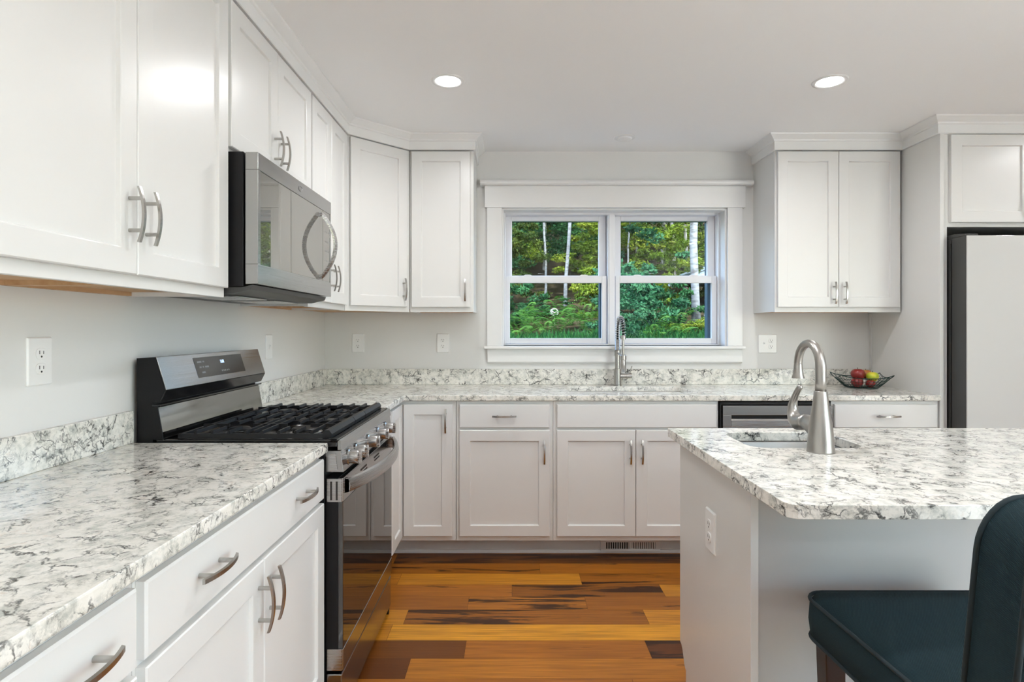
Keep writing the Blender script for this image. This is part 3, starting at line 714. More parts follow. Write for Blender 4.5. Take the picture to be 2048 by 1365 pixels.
# backguard
bm = B(); prism(bm, [(-1.205, 1.183), (-1.146, 1.186), (-1.113, 1.080), (-1.131, 1.044), (-1.205, 1.044)], RY0+.004, RY1-.004, xz); box(bm, -1.205, -1.155, RY0+.006, RY1-.006, .9, 1.044); bg = obj('backguard', bm, M['blackplastic'], r)
nrm = Vector((.106, 0, .033)).normalized()
def bgf(a, v, w):   # a along Y, v 0..1 from top to bottom of the sloping face
    p = Vector((-1.146, a, 1.186)).lerp(Vector((-1.113, a, 1.080)), v); return p+nrm*w
bm = B(); box(bm, RY0+.006, RY1-.006, .0, 1.0, .0003, .003, f=bgf); obj('fascia', bm, M['steel'], bg, .001)
bm = B(); box(bm, 2.068, 2.430, .13, .80, .0031, .0040, f=bgf); dsp = obj('display', bm, M['displayglass'], bg)
bm = B(); prism(bm, [(-1.113, 1.079), (-1.1105, 1.0785), (-1.1285, 1.0425), (-1.131, 1.0438)], RY0+.005, RY1-.005, xz); obj('lower_lip', bm, M['black'], bg)
bm = B(); prism(bm, [(-1.154, 1.026), (-1.139, 1.026), (-1.132, .990), (-1.124, .945), (-1.121, .923), (-1.154, .923)], RY0+.006, RY1-.006, xz); obj('rear_apron', bm, M['polished'], r, .002, label='polished stainless strip behind the burners')
bm = B(); prism(bm, [(-1.156, 1.0275), (-1.137, 1.0275), (-1.130, .990), (-1.122, .945), (-1.119, .922), (-1.156, .922)], RY0+.001, RY0+.0055, xz); obj('apron_cap', bm, M['blackplastic'], r)
bm = B(); box(bm, -1.155, -1.128, RY0+.002, RY1-.002, 1.029, 1.034); obj('vent_shelf', bm, M['black'], r)
def text(name, s, size, f_origin, ux, vy, m, parent, ext=.0004):
    cu = bpy.data.curves.new(name, 'FONT'); cu.body = s; cu.size = size; cu.extrude = ext; cu.align_x = 'CENTER'; cu.align_y = 'CENTER'
    to = bpy.data.objects.new(name, cu); C.objects.link(to)
    dg = bpy.context.evaluated_depsgraph_get(); me = bpy.data.meshes.new_from_object(to.evaluated_get(dg)); bpy.data.objects.remove(to)
    ux, vy = Vector(ux).normalized(), Vector(vy).normalized(); n = ux.cross(vy)
    mm = Matrix((ux, vy, n)).transposed().to_4x4(); mm.translation = Vector(f_origin)-Vector(root_of(parent).location)
    me.transform(mm); me.materials.clear(); me.materials.append(m)
    o = bpy.data.objects.new(name, me); C.objects.link(o); o.parent = parent; return o
dn = (bgf(0, 0, 0)-bgf(0, 1, 0))
text('clock_digits', '5:02', .017, bgf(2.262, .34, .0044), (0, 1, 0), dn, M['digits'], dsp)
for yy, vv, ws in ((2.085, .28, (.030, .012)), (2.092, .46, (.014, .010, .026)), (2.100, .64, (.022,)), (2.240, .66, (.006,)*5)):
    bm = B(); a = yy
    for w_ in ws: box(bm, a, a+w_, vv-.028, vv+.028, .0041, .0044, f=bgf); a += w_+.007
    obj('printed_marks', bm, M['print'], dsp)
# grates
def grate(y0, y1, narrow=False):
    bm = B(); x0, x1 = -1.085, -.602; zt = .946; w = .007
    def bar(a, b, wz=.010, ww=.0042, z=zt):
        (ax, ay), (bx, by) = a, b; d_ = Vector((bx-ax, by-ay)).normalized(); n_ = Vector((-d_.y, d_.x))*ww
        pts = [Vector((ax, ay)), Vector((bx, by))]
        loft(bm, [[Vector((p.x+n_.x*s, p.y+n_.y*s, z-h)) for s, h in ((-1, wz), (1, wz), (.7, 0), (-.7, 0))] for p in pts])
    zf = .936
    bar((x0, y0+w), (x1, y0+w), .014, .008, zf); bar((x0, y1-w), (x1, y1-w), .014, .008, zf)
    bar((x0+w, y0), (x0+w, y1), .014, .008, zf)
    prism(bm, [(x1-.012, zf-.014), (x1+.014, zf-.014), (x1+.017, zf), (x1+.008, zf+.012), (x1-.006, zf+.012), (x1-.014, zf)], y0, y1, xz)
    ym = (y0+y1)/2
    n = 8
    for i in range(n):
        x = x0+.055+(x1-x0-.105)*i/(n-1)
        if narrow:
            bar((x, y0+.006), (x, y1-.006)); spans = ((y0+.006,), (y1-.006,))
        elif i in (1, 2, 5, 6):
            g_ = .045; bar((x, y0+.006), (x, ym-g_)); bar((x, ym+g_), (x, y1-.006))
        else: bar((x, y0+.006), (x, y1-.006))
        for yy in (y0+.008, y1-.008): box(bm, x-.0042, x+.0042, yy-.006, yy+.006, zf-.01, zt-.002)
    if not narrow:
        for xa, xb in ((x0+.02, x0+.165), (x0+.21, x0+.30), (x1-.165, x1-.03)): bar((xa, ym), (xa+.03, ym)) if False else None
        bar(((x0+x1)/2, y0+.01), ((x0+x1)/2, y1-.01)); bar((x0+.01, ym), (x0+.10, ym)); bar((x1-.10, ym), (x1-.01, ym)); bar(((x0+x1)/2-.06, ym), ((x0+x1)/2+.06, ym))
    for xx in (x0+.012, x1-.006):
        for yy in (y0+.012, y1-.012): box(bm, xx-.008, xx+.008, yy-.008, yy+.008, .9142, zf-.01)
    obj('grate', bm, M['cast'], r, label='black cast iron grate')
grate(1.884, 2.166); grate(2.170, 2.322, True); grate(2.326, 2.596)
for bx_, by_, rr in ((-.95, 2.025, .036), (-.72, 2.025, .046), (-.84, 2.246, .04), (-.95, 2.46, .04), (-.72, 2.46, .032)):
    bm = B(); lathe(bm, [(rr+.012, 0), (rr+.010, .005), (rr-.004, .009), (rr-.004, .012)], (bx_, by_, .9143), 24); bb = obj('burner', bm, M['steel2'], r, smooth='auto')
    bm = B(); lathe(bm, [(rr, .012), (rr+.001, .016), (rr-.004, .020), (.004, .0205)], (bx_, by_, .9143), 24); obj('burner_cap', bm, M['cast'], bb, smooth='auto')

# ------------------------------------------------------------------ microwave
r = thing('microwave', 'stainless over-the-range microwave with mirrored door', 'microwave', (-1.0, 2.236, 1.40))
obj('body', mkbox(-1.2255, -.862, 1.862, 2.611, 1.414, 1.8485), M['blackplastic'], r, .003)
bm = B(); prism(bm, [(-1.2, 1.412), (-.868, 1.412), (-.835, 1.420), (-.842, 1.405), (-.90, 1.392), (-1.2, 1.388)], 1.866, 2.606, xz); hb = obj('underside', bm, M['charcoal'], r, label='dark metal vent underside')
for y0 in (1.95, 2.27):
    bm = B(); box(bm, -1.10, -.93, y0, y0+.25, 1.3855, 1.3895); obj('filter', bm, M['steel2'], hb)
bm = B()
for a in ((-.856, -.815, 1.861, 2.612, 1.790, 1.846), (-.856, -.815, 1.861, 2.612, 1.422, 1.486), (-.856, -.815, 1.861, 1.882, 1.486, 1.790), (-.856, -.815, 2.600, 2.612, 1.486, 1.790)): box(bm, *a)
md = obj('door', bm, M['steel'], r, .0015)
bm = B(); box(bm, -.850, -.8175, 1.8825, 2.505, 1.4865, 1.7895); obj('glass', bm, M['micglass'], md, label='mirrored tinted glass')
bm = B(); box(bm, -.850, -.8172, 2.5065, 2.5995, 1.4865, 1.7895); kp = obj('keypad', bm, M['micglass'], md)
for i in range(6):
    bm = B(); n_ = 1 if i in (0, 5) else 3
    for q in range(n_):
        a = 2.535+(.022*q if n_ == 3 else .008); box(bm, -.8172, -.8168, a, a+(.007 if n_ == 3 else .034), 1.741-.042*i, 1.748-.042*i)
    obj('printed_marks', bm, M['print'], kp)
bm = B(); pts = []; K = 18
for i in range(K+1):
    s = -1+2*i/K; pts.append((-.811+.060*(1-s*s), 2.468, 1.632+s*.136))
loops = []
for x, y, z in pts: 
    s = (z-1.632)/.136; w_ = .009; nx, nz_ = Vector((1, 2*.060*s/.136)).normalized()
    loops.append([Vector((x-nx*.006, y-w_, z-nz_*.006)), Vector((x-nx*.006, y+w_, z-nz_*.006)), Vector((x+nx*.002, y+w_+.002, z+nz_*.002)), Vector((x+nx*.008, y+w_*.5, z+nz_*.008)), Vector((x+nx*.008, y-w_*.5, z+nz_*.008)), Vector((x+nx*.002, y-w_-.002, z+nz_*.002))])
bm = B(); loft(bm, loops); box(bm, -.8176, -.805, 2.457, 2.479, 1.492, 1.508); box(bm, -.8176, -.805, 2.457, 2.479, 1.756, 1.772)
obj('handle', bm, M['steel2'], md, smooth='auto', label='bowed stainless pull handle')
bm = B(); em = []
for i in range(15):
    t = .6+4.6*i/14; em.append((-.8146, 2.236+.020*math.cos(t), 1.817+.010*math.sin(t)))
tube(bm, em, [.0006+.0012*math.sin(PI*i/14) for i in range(15)], 6); tube(bm, [(-.8146, 2.238, 1.812), (-.8146, 2.248, 1.818), (-.8146, 2.262, 1.820)], [.001, .0022, .0006], 6)
obj('emblem', bm, M['print'], md)

# ------------------------------------------------------------------ dishwasher
r = thing('dishwasher', 'stainless dishwasher right of the sink cabinet', 'dishwasher', (1.443, 3.5, 0))
obj('body', mkbox(1.1365, 1.7495, 3.215, 3.79, .10, .878), M['blackplastic'], r)
bm = B(); box(bm, 1.139, 1.1475, 3.176, 3.2145, .105, .876); box(bm, 1.1475, 1.7475, 3.180, 3.2145, .862, .876); obj('gasket', bm, M['black'], r)
bm = B(); y0, y1 = 3.160, 3.2145
for a in ((1.150, 1.7465, y0, y1, .12, .744), (1.150, 1.7465, y0, y1, .806, .858), (1.150, 1.196, y0, y1, .744, .806), (1.700, 1.7465, y0, y1, .744, .806)): box(bm, *a)
dd = obj('door', bm, M['steel'], r, .0015)
bm = B(); box(bm, 1.196, 1.700, 3.200, 3.213, .744, .806); obj('pocket', bm, M['slot'], dd)
bm = B(); prism(bm, [(3.160, .7445), (3.160, .776), (3.166, .786), (3.172, .786), (3.180, .776), (3.180, .7445)], 1.1965, 1.6995, lambda p, q, a: Vector((a, p, q))); obj('handle', bm, M['steel2'], dd, .001)
obj('kick_plate', mkbox(1.139, 1.7465, 3.27, 3.30, .0, .0995), M['blackplastic'], r)

# ------------------------------------------------------------------ fridge
r = thing('refrigerator', 'white glass door refrigerator with dark sides at the right edge', 'refrigerator', (2.86, 3.4, 0))
FX0, FX1 = 2.405, 3.315
obj('body', mkbox(FX0, FX1, 3.185, 3.78, .03, 1.765), M['charcoal'], r, .003)
for x0 in (FX0+.03, FX1-.08):
    for y0 in (3.24, 3.70): obj('foot', mkbox(x0, x0+.05, y0, y0+.05, 0, .0298), M['blackplastic'], r)
xm = (FX0+FX1)/2
for a0, a1, z0, z1 in ((FX0, xm-.004, .70, 1.772), (xm+.004, FX1, .70, 1.772), (FX0, xm-.004, .06, .688), (xm+.004, FX1, .06, .688)):
    bm = B(); box(bm, a0, a1, 3.071, 3.172, z0, z1); d = obj('door', bm, M['charcoal'], r, .002)
    bm = B(); box(bm, a0, a1, 3.064, 3.0708, z0, z1); obj('front_panel', bm, M['whiteglass'], d, .001, label='glossy white glass panel')
for x0, x1 in ((FX0+.002, FX0+.075), (FX1-.075, FX1-.002)):
    bm = B(); prism(bm, [(3.26, 1.766), (3.20, 1.792), (3.15, 1.792), (3.085, 1.784), (3.085, 1.774), (3.172, 1.774), (3.18, 1.745), (3.19, 1.740), (3.19, 1.766)], x0, x1, yz); obj('hinge_cover', bm, M['charcoal'], r, .001)

# ------------------------------------------------------------------ outlets, wall plates, register
def outlet(label, loc, rz, w=.080, h=.125, kind='duplex', group=None):
    t = thing('wall_outlet' if kind != 'rocker' else 'wall_switch', label, 'outlet' if kind != 'rocker' else 'switch', loc, rz, local=True)
    bm = B(); loft(bm, [[Vector((x, -d_, z)) for x, z in rrect(-w/2+i, w/2-i, -h/2+i, h/2-i, .004, 3)] for i, d_ in ((0, 0), (0, .003), (.003, .0062), (.004, .0065))]); obj('plate', bm, M['plate'], t)
    cxs = [0] if kind == 'duplex' else ([.023] if kind == 'combo' else [])
    for cx in cxs:
        for cz in (-.0195, .0195):
            bm = B(); loft(bm, [[Vector((cx+x, -d_, cz+z)) for x, z in rrect(-.0165+i, .0165-i, -.0145+i, .0145-i, .0115-i, 4)] for i, d_ in ((0, .0066), (0, .0082), (.001, .0088))]); rc = obj('receptacle', bm, M['plate'], t)
            bm = B(); box(bm, cx-.0072, cx-.0052, -.0091, -.0087, cz-.001, cz+.008); box(bm, cx+.0052, cx+.0072, -.0091, -.0087, cz-.001, cz+.007); lathe(bm, [(.0028, .0087), (.0028, .0091)], seg=10, f=lambda x, y, h_, cx=cx, cz=cz: Vector((cx+x, -h_, cz-.0075+y))); obj('slots', bm, M['slot'], rc)
    if kind in ('combo', 'rocker'):
        cx = -.023 if kind == 'combo' else 0
        bm = B(); box(bm, cx-.0055, cx+.0055, -.0078, -.0066, -.0125, .0125); prism(bm, [(-.0077, -.004), (-.0150, .006), (-.0140, .0095), (-.0077, .004)], cx-.0045, cx+.0045, lambda p, q, a: Vector((a, p, q))); obj('toggle', bm, M['plate'], t)
    return t
o1 = outlet('white duplex outlet on the left wall above the near worktop', (-1.226, 1.501, 1.194), PI/2)
outlet('white switch plate on the left wall just beyond the range', (-1.226, 2.918, 1.187), PI/2, .075, .122, 'rocker')
o3 = outlet('white duplex outlet on the back wall closest to the left corner', (-1.008, 3.80, 1.184), 0)
dup(o3, (-.452, 3.80, 1.184), 0, label='white duplex outlet on the back wall left of the window casing')
outlet('double white plate with a switch and an outlet right of the window', (1.672, 3.80, 1.180), 0, .122, .122, 'combo')
outlet('white duplex outlet on the white end panel of the island', (.602, 1.75, .668), -PI/2, .080, .125)
r = thing('floor_register', 'white slotted air register in the toe kick under the sink cabinet', 'air vent', (.672, 3.31, .011))
bm = B()
x0, x1 = .503, .842
for a in ((x0, x1, 3.290, 3.2995, .012, .026), (x0, x1, 3.290, 3.2995, .066, .078), (x0, .530, 3.290, 3.2995, .026, .066), (.815, x1, 3.290, 3.2995, .026, .066), (.665, .680, 3.290, 3.2995, .026, .066)): box(bm, *a)
box(bm, x0, x1, 3.2995, 3.3148, .0125, .0775)
obj('frame', bm, M['plate'], r, .001)
obj('backing', mkbox(.530, .815, 3.2985, 3.2994, .026, .066), M['slot'], r)
for k in range(24):
    xx = (.530+.0128*k) if k < 11 else (.682+.0123*(k-12))
    if k == 11: continue
    if xx > .812: continue
    bm = B(); box(bm, xx, xx+(.0045 if k < 11 else .0075), 3.2925, 3.2984, .026, .066); obj('louver', bm, M['plate'], r)

# ------------------------------------------------------------------ ceiling fittings
def can(label, x, y, power=CAN_POWER, group='recessed ceiling lights'):
    t = thing('recessed_light', label, 'ceiling light', (x, y, 2.44), local=True, group=group)
    bm = B(); loft(bm, [[Vector((r_*math.cos(2*PI*k/32), r_*math.sin(2*PI*k/32), h)) for k in range(32)] for r_, h in ((.078, -.0004), (.076, -.004), (.064, -.006), (.056, -.002))], False, False); obj('trim_ring', bm, M['trim'], t, smooth=True, fix=False)
    bm = B(); lathe(bm, [(.057, -.0035), (.050, -.0075), (.02, -.009)], seg=28); obj('diffuser', bm, M['lamp'], t, smooth=True)
    l = bpy.data.lights.new('lamp', 'AREA'); l.shape = 'DISK'; l.size = .11; l.energy = power; l.color = CAN_COLOR; l.spread = math.radians(165)
    lo = bpy.data.objects.new('lamp', l); C.objects.link(lo); lo.parent = t; lo.location = (0, 0, -.012)
    return t
can('lit recessed ceiling light on the left, over the range end of the room', -.30, 2.715)
can('lit recessed ceiling light on the right, in front of the fridge corner', 1.49, 2.72)
for x, y, k in ((-.10, .30, .45), (1.29, .30, 1.8), (.36, 1.76, 1.5)):  # lights added out of view to lift the base cabinets and floor
    can('added unseen ceiling light that brightens the kitchen', x, y, CAN_POWER*k)
for x, y in ((3.28, 2.6), (2.44, .09), (-.30, -1.7), (1.49, -1.7), (3.28, -1.7), (.6, -4.2), (2.9, -4.2)):  # one is known from its pane reflection, the others are added out of view
    can('added unseen ceiling light that brightens the kitchen', x, y)
t = thing('ceiling_sensor', 'small round white fitting on the ceiling above the window', 'ceiling fitting', (.683, 3.52, 2.44), local=True)
bm = B(); lathe(bm, [(.064, -.0004), (.062, -.004), (.05, -.006), (.046, -.006)], seg=32); obj('trim_ring', bm, M['trim'], t, smooth='auto')
bm = B(); lathe(bm, [(.046, -.0062), (.044, -.013), (.036, -.018), (.01, -.019)], seg=32); obj('cover', bm, M['plate'], t, smooth='auto')

o = obj('bounce_rug', mkbox(.9, 4.22, -5.9, .35, .0008, .012), M['bounce_rug'], None, .004); tag(o, 'added cream floor covering behind the camera that bounces sunlight upward', 'bounce_rug')  # added out of view to throw sunlight up onto the ceiling

# ------------------------------------------------------------------ fruit basket
BX, BY, BR = 2.150, 3.575, math.radians(-14)
r = thing('fruit_basket', 'dark wire basket of fruit on the back worktop by the fridge panel', 'basket', (BX, BY, QT), BR, local=True)
hb_, hr_, hz_ = .075, .142, .060
def bp(u, v, t):   # u,v in -1..1 on the square; t 0 base .. 1 rim
    s = hb_+(hr_-hb_)*t; lift = .022*abs(u*v)**3*t
    return Vector((u*s, v*s*.8, .004+hz_*t**1.1+lift))
bm = B()
for t_, rad in ((1, .0028), (.66, .0014), (.33, .0014), (0, .0022)):
    pts = []
    for (ua, va), (ub, vb) in (((-1, -1), (1, -1)), ((1, -1), (1, 1)), ((1, 1), (-1, 1)), ((-1, 1), (-1, -1))):
        for i in range(10): pts.append(bp(ua+(ub-ua)*i/10, va+(vb-va)*i/10, t_))
    tube(bm, pts+[pts[0]], rad, 6)
rimo = obj('rim', bm, M['darkwire'], r)
bm = B()
for i in range(13):
    q = -1+2*i/12
    for a, b in (((q, -1), (q, 1)), ((-1, q), (1, q))):
        pts = [bp(a[0], a[1], t_) for t_ in (1, .66, .33, 0)]+[bp(b[0], b[1], t_) for t_ in (0, .33, .66, 1)]
        tube(bm, pts, .0012, 5)
obj('wire_mesh', bm, M['darkwire'], r)
def fruit(name, label, x, y, z, R, m, sq=.9):
    t = thing(name, label, 'fruit', (BX+x, BY+y, QT+z), random.uniform(0, 6), local=True)
    bm = B(); pr = []
    for i in range(15):
        a = -PI/2+PI*i/14; rr = R*math.cos(a)*(1+.06*math.sin(a)); h = R*sq*math.sin(a); 
        if i > 11: h -= R*.16*(i-11)/3*(1-math.cos(a))*.9
        pr.append((max(rr, .001), h+R*sq))
    lathe(bm, pr, seg=22); obj('flesh', bm, m, t, smooth=True)
    bm = B(); tube(bm, [(0, 0, R*sq*1.72), (.002, 0, R*sq*1.95), (.005, 0, R*sq*2.12)], .0016, 6); obj('stem', bm, M['trunkdark'], t)
fruit('apple', 'large dark red fruit on the left of the wire basket heap', -.018, .0, .048, .040, M['redapple'])
fruit('apple', 'yellow green apple at the front right of the wire basket heap', .050, -.035, .040, .035, M['yellowapple'])
fruit('apple', 'red and yellow apple behind the yellow green apple in the basket', .052, .035, .048, .035, M['blushapple'])
fruit('apple', 'dark red fruit low in the basket at front left', -.045, -.038, .007, .034, M['redapple'])
fruit('apple', 'dark red fruit low in the basket at front centre', .028, -.050, .006, .027, M['redapple'])

# ------------------------------------------------------------------ bar stool
SX0, SX1, SYF, SYB = .690, 1.165, 1.385, .885
r = thing('bar_stool', 'dark teal fabric bar stool with wooden legs at the island', 'stool', (.927, 1.13, 0))
def seatloop(z, ins, r_=.05):
    out = []
    for x, y in rrect(SX0+ins, SX1-ins, SYB+ins, SYF-ins, r_, 6):
        k = (SYF-y)/(SYF-SYB)*.022
        out.append(Vector((x+(k if x < .927 else -k), y, z)))
    return out
bm = B(); loft(bm, [seatloop(.560, .006), seatloop(.566, .001), seatloop(.60, -.002), seatloop(.640, .0), seatloop(.652, .006), seatloop(.662, .03), seatloop(.668, .09), seatloop(.671, .16)]); so = obj('seat', bm, M['fabric'], r, smooth=True)
bm = B(); lp = seatloop(.649, .0); tube(bm, lp+[lp[0]], .0042, 8, False); lp = seatloop(.562, .001); tube(bm, lp+[lp[0]], .0042, 8, False); obj('seat_piping', bm, M['piping'], so, smooth=True)
def bkp(x, z, y):  # leaning back
    return Vector((x, y-(z-.62)*.115, z))
def bko(ins):
    x0, x1, z0, z1, rr = .690+ins, 1.165-ins, .56, 1.030-ins, .060-ins*.5
    pts = [(x0, z0), (x1, z0)]
    for i in range(9): t_ = PI/2*i/8; pts.append((x1-rr+rr*math.cos(t_), z1-rr*1.3+rr*1.3*math.sin(t_)))
    for i in range(9): t_ = PI/2+PI/2*i/8; pts.append((x0+rr+rr*math.cos(t_), z1-rr*1.3+rr*1.3*math.sin(t_)))
    return pts
YF, YR = .902, .808
bm = B(); loft(bm, [[bkp(x, z, y) for x, z in bko(i)] for i, y in ((.10, YF+.003), (.03, YF+.002), (.006, YF-.002), (0, YF-.008), (0, YR+.006), (.005, YR+.001), (.03, YR-.002), (.10, YR-.004))])
bo = obj('backrest', bm, M['fabric'], r, smooth='auto')
bm = B()
for y in (YF-.004, YR+.004): tube(bm, [bkp(x, z, y) for x, z in bko(-.001)][2:]+[bkp(.689, .56, y)], .0042, 8)
obj('back_piping', bm, M['piping'], bo, smooth=True)
for lx, ly, dx, dy in ((.706, 1.305, .008, .0), (1.099, 1.305, -.008, .0), (.722, .86, .006, -.06), (1.088, .86, -.006, -.06)):
    bm = B(); w0, w1 = .045, .032
    loft(bm, [[Vector((lx+dx*s+a*(w0+(w1-w0)*s)+ (w0-w1)*s/2, ly+dy*s+b*(w0+(w1-w0)*s), .5605*(1-s))) for a, b in ((0, 0), (1, 0), (1, 1), (0, 1))] for s in (0, .5, 1)])
    obj('leg', bm, M['legwood'], r, .002)
bm = B(); tube(bm, [(.735, 1.325, .20), (1.118, 1.325, .20)], .011, 8); obj('stretcher', bm, M['legwood'], r)
for xx in (.737, 1.116):
    bm = B(); tube(bm, [(xx, .85, .26), (xx, 1.325, .26)], .010, 8); obj('stretcher', bm, M['legwood'], r)

# ------------------------------------------------------------------ outdoors
rg = random.Random(11)
def gz(x, y):   # hillside behind the house
    if y < 5.5: b = .84
    elif y < 7: b = .84+(y-5.5)*.12
    elif y < 9: b = 1.02+(y-7)*.12
    elif y < 13: b = 1.26+(y-9)*.17
    else: b = 1.94+(y-13)*.29
    return b+.06*math.sin(x*1.7+y*.6)*math.sin(y*.9)*min(1, max(0, (y-5.5)/3))
bm = B(); nx, ny = 70, 60; V = []
for j in range(ny+1):
    y = 4.0+38*(j/ny)**1.5
    V.append([bm.verts.new((-24+50*i/nx, y, gz(-24+50*i/nx, y))) for i in range(nx+1)])
for j in range(ny):
    for i in range(nx): bm.faces.new([V[j][i], V[j][i+1], V[j+1][i+1], V[j+1][i]])
struct('ground', bm, M['soil'], 'wooded hillside rising behind the house outside the window', 'ground', smooth=True)
struct('bounce_slab', mkbox(RX+.17, 30, -30, 3.9, -.4, -.13), M['bounce_slab'], 'added unseen pale slab outside the right wall that bounces sunlight indoors', 'bounce_slab')  # added slab, reflects sunlight up through the side opening

def leafmesh(name, n, fn, size, m, rnd, asp=.62, hang=.15):
    vs, fs, at_ = [], [], []
    for i in range(n):
        p, nrm_, shade = fn(rnd); s = size*rnd.uniform(.6, 1.3)
        a = Vector((rnd.gauss(0, 1), rnd.gauss(0, 1), rnd.gauss(0, .45)-hang)).normalized()
        b = a.cross(Vector(nrm_)+Vector((rnd.gauss(0, .5), rnd.gauss(0, .5), rnd.gauss(0, .5))))
        if b.length < 1e-3: continue
        b.normalize(); w_ = s*asp*.5; k = len(vs); up = a.cross(b)*s*.12
        vs += [p, p+a*s*.45+b*w_+up, p+a*s, p+a*s*.45-b*w_+up]
        fs += [(k, k+1, k+2), (k, k+2, k+3)]; at_ += [shade]*2
    me = bpy.data.meshes.new(name); me.from_pydata([tuple(v) for v in vs], [], fs); me.materials.append(m)
    al = me.attributes.new('leaf', 'FLOAT', 'FACE')
    for i, q in enumerate(at_): al.data[i].value = q
    return me
def crown(clumps):
    tones = [random.Random(i*7+3).random() for i in range(len(clumps))]
    def fn(rnd):
        k = rnd.randrange(len(clumps)); c, R = clumps[k]
        d = Vector((rnd.gauss(0, 1), rnd.gauss(0, 1), rnd.gauss(0, 1))).normalized(); q = rnd.uniform(.3, 1)**.5
        return c+Vector((d.x*R, d.y*R, d.z*R*.38))*q, d+Vector((0, 0, .7)), min(1, .65*tones[k]+.35*rnd.random())
    return fn
def mkclumps(rnd, n, w, h, z0, R): return [(Vector((rnd.gauss(0, w), rnd.gauss(0, w), z0+rnd.uniform(0, h))), R*rnd.uniform(.6, 1.3)) for _ in range(n)]
CR = {}
for key, mk in (('leafdeep', 1), ('leafteal', 2), ('leafyellow', 3), ('leafolive', 4)):
    rr = random.Random(mk*13)
    CR[key] = leafmesh('foliage', 9000, crown(mkclumps(rr, 75, 1.0, 4.6, .4, .36)), .09, M[key], rr)
    CR[key+'_tall'] = leafmesh('foliage', 5200, crown(mkclumps(rr, 44, .45, 2.2, .2, .21)), .085, M[key], rr)
    CR[key+'_shrub'] = leafmesh('foliage', 3000, crown(mkclumps(rr, 28, .38, .95, .12, .19)), .085, M[key], rr)
def ob_from(me, name, parent):
    o = bpy.data.objects.new(name, me); C.objects.link(o); o.parent = parent; return o
TR = {}
def trunkmesh(key, m, rad, h, lean, taper=.55, branches=0, seed=1):
    rnd = random.Random(seed); bm = B(); pts = [(lean*h*(i/10)+.03*math.sin(i*1.3+seed), .02*math.sin(i*.9), -.15+(h+.15)*i/10) for i in range(11)]
    tube(bm, pts, [rad*(1.25 if i == 0 else 1-(1-taper)*i/10) for i in range(11)], 10)
    for k in range(branches):
        z = h*rnd.uniform(.25, .95); a = rnd.uniform(0, 2*PI); L = rnd.uniform(.5, 1.1); p = Vector((lean*z, 0, z))
        tube(bm, [p, p+Vector((math.cos(a)*L*.5, math.sin(a)*L*.5, L*.35)), p+Vector((math.cos(a)*L, math.sin(a)*L, L*.55))], [rad*.35, rad*.22, rad*.1], 6)
    me = bpy.data.meshes.new('trunk'); bmesh.ops.recalc_face_normals(bm, faces=bm.faces); bm.to_mesh(me); bm.free(); me.materials.append(m)
    for p in me.polygons: p.use_smooth = True
    return me
TR['plain'] = trunkmesh('plain', M['bark'], .055, 5.5, .02, .5, 7, 3)
TR['dark'] = trunkmesh('dark', M['trunkdark'], .07, 6.5, -.02, .6, 6, 5)
def tree(label, x, y, leaf, trunk, sc, rz, group=None, zoff=0.0):
    t = thing('tree', label, 'tree', (x, y, gz(x, y)), rz, group=group, local=True); t.scale = (sc, sc, sc)
    ob_from(CR[leaf], 'foliage', t); ob_from(TR[trunk], 'trunk', t); return t
def px(xp, D): return (xp-1024)*D/1160
# individual pale trunks seen through the panes
def pole_tree(label, xp, D, rad, h, lean, m, leaf=None, fz=3.4, seed=1, taper=.6, br=0):
    x = px(xp, D); t = thing('birch_tree', label, 'tree', (x, D, gz(x, D)), 0, local=True)
    ob_from(trunkmesh('t', m, rad, h, lean, taper, br, seed), 'trunk', t)
    if leaf:
        rr = random.Random(seed*7); ob_from(leafmesh('foliage', 1500, crown(mkclumps(rr, 12, .6, 1.8, fz, .45)), .15, M[leaf], rr), 'foliage', t)
    return t
pole_tree('slender leaning white birch in the middle of the left window', 1132, 12.0, .038, 6.5, .030, M['birch'], 'leafyellow', 4.6, 4, .72)
pole_tree('thin grey trunk left of the white birch in the left window', 1090, 12.6, .028, 5.4, -.004, M['birch'], 'leafolive', 3.6, 6, .5, 3)
pole_tree('stout pale trunk at the right side of the right window', 1390, 9.0, .062, 7.5, .006, M['birch'], 'leafdeep', 5.4, 8, .75)
pole_tree('very thin white trunk at the left side of the right window', 1258, 13.5, .022, 6.0, .006, M['birch'], 'leafdeep', 4.8, 9, .7)
pole_tree('dark and white trunk high in the middle of the right window', 1328, 17.0, .085, 6.0, .01, M['bark'], 'leafolive', 5.0, 10, .8, 3)
pole_tree('thin grey trunk just left of the stout pale trunk', 1371, 14.0, .040, 5.0, .0, M['bark'], 'leafyellow', 4.0, 12, .6, 2)
# dense woods, three ranks
ranks = [(15.5, 0.85, -3.5, 9.0, 1.55), (19.0, 1.0, -5.0, 12.0, 1.8), (23.5, 1.25, -7.0, 15.0, 2.2)]
kinds = ['leafdeep', 'leafolive', 'leafyellow', 'leafdeep', 'leafteal', 'leafolive', 'leafyellow']
kid = 0
for D, sc, xa, xb, dx in ranks:
    x = xa
    while x < xb:
        k = kinds[(kid*3+int(D)) % len(kinds)]; kid += 1
        tree('leafy forest tree among the dense woods on the slope outside the window', x+rg.uniform(-.4, .4), D+rg.uniform(-1.2, 1.2), k, 'dark' if kid % 2 else 'plain', sc*rg.uniform(.85, 1.2), rg.uniform(0, 6.28), 'dense woods beyond the window')
        x += dx*rg.uniform(.8, 1.15)
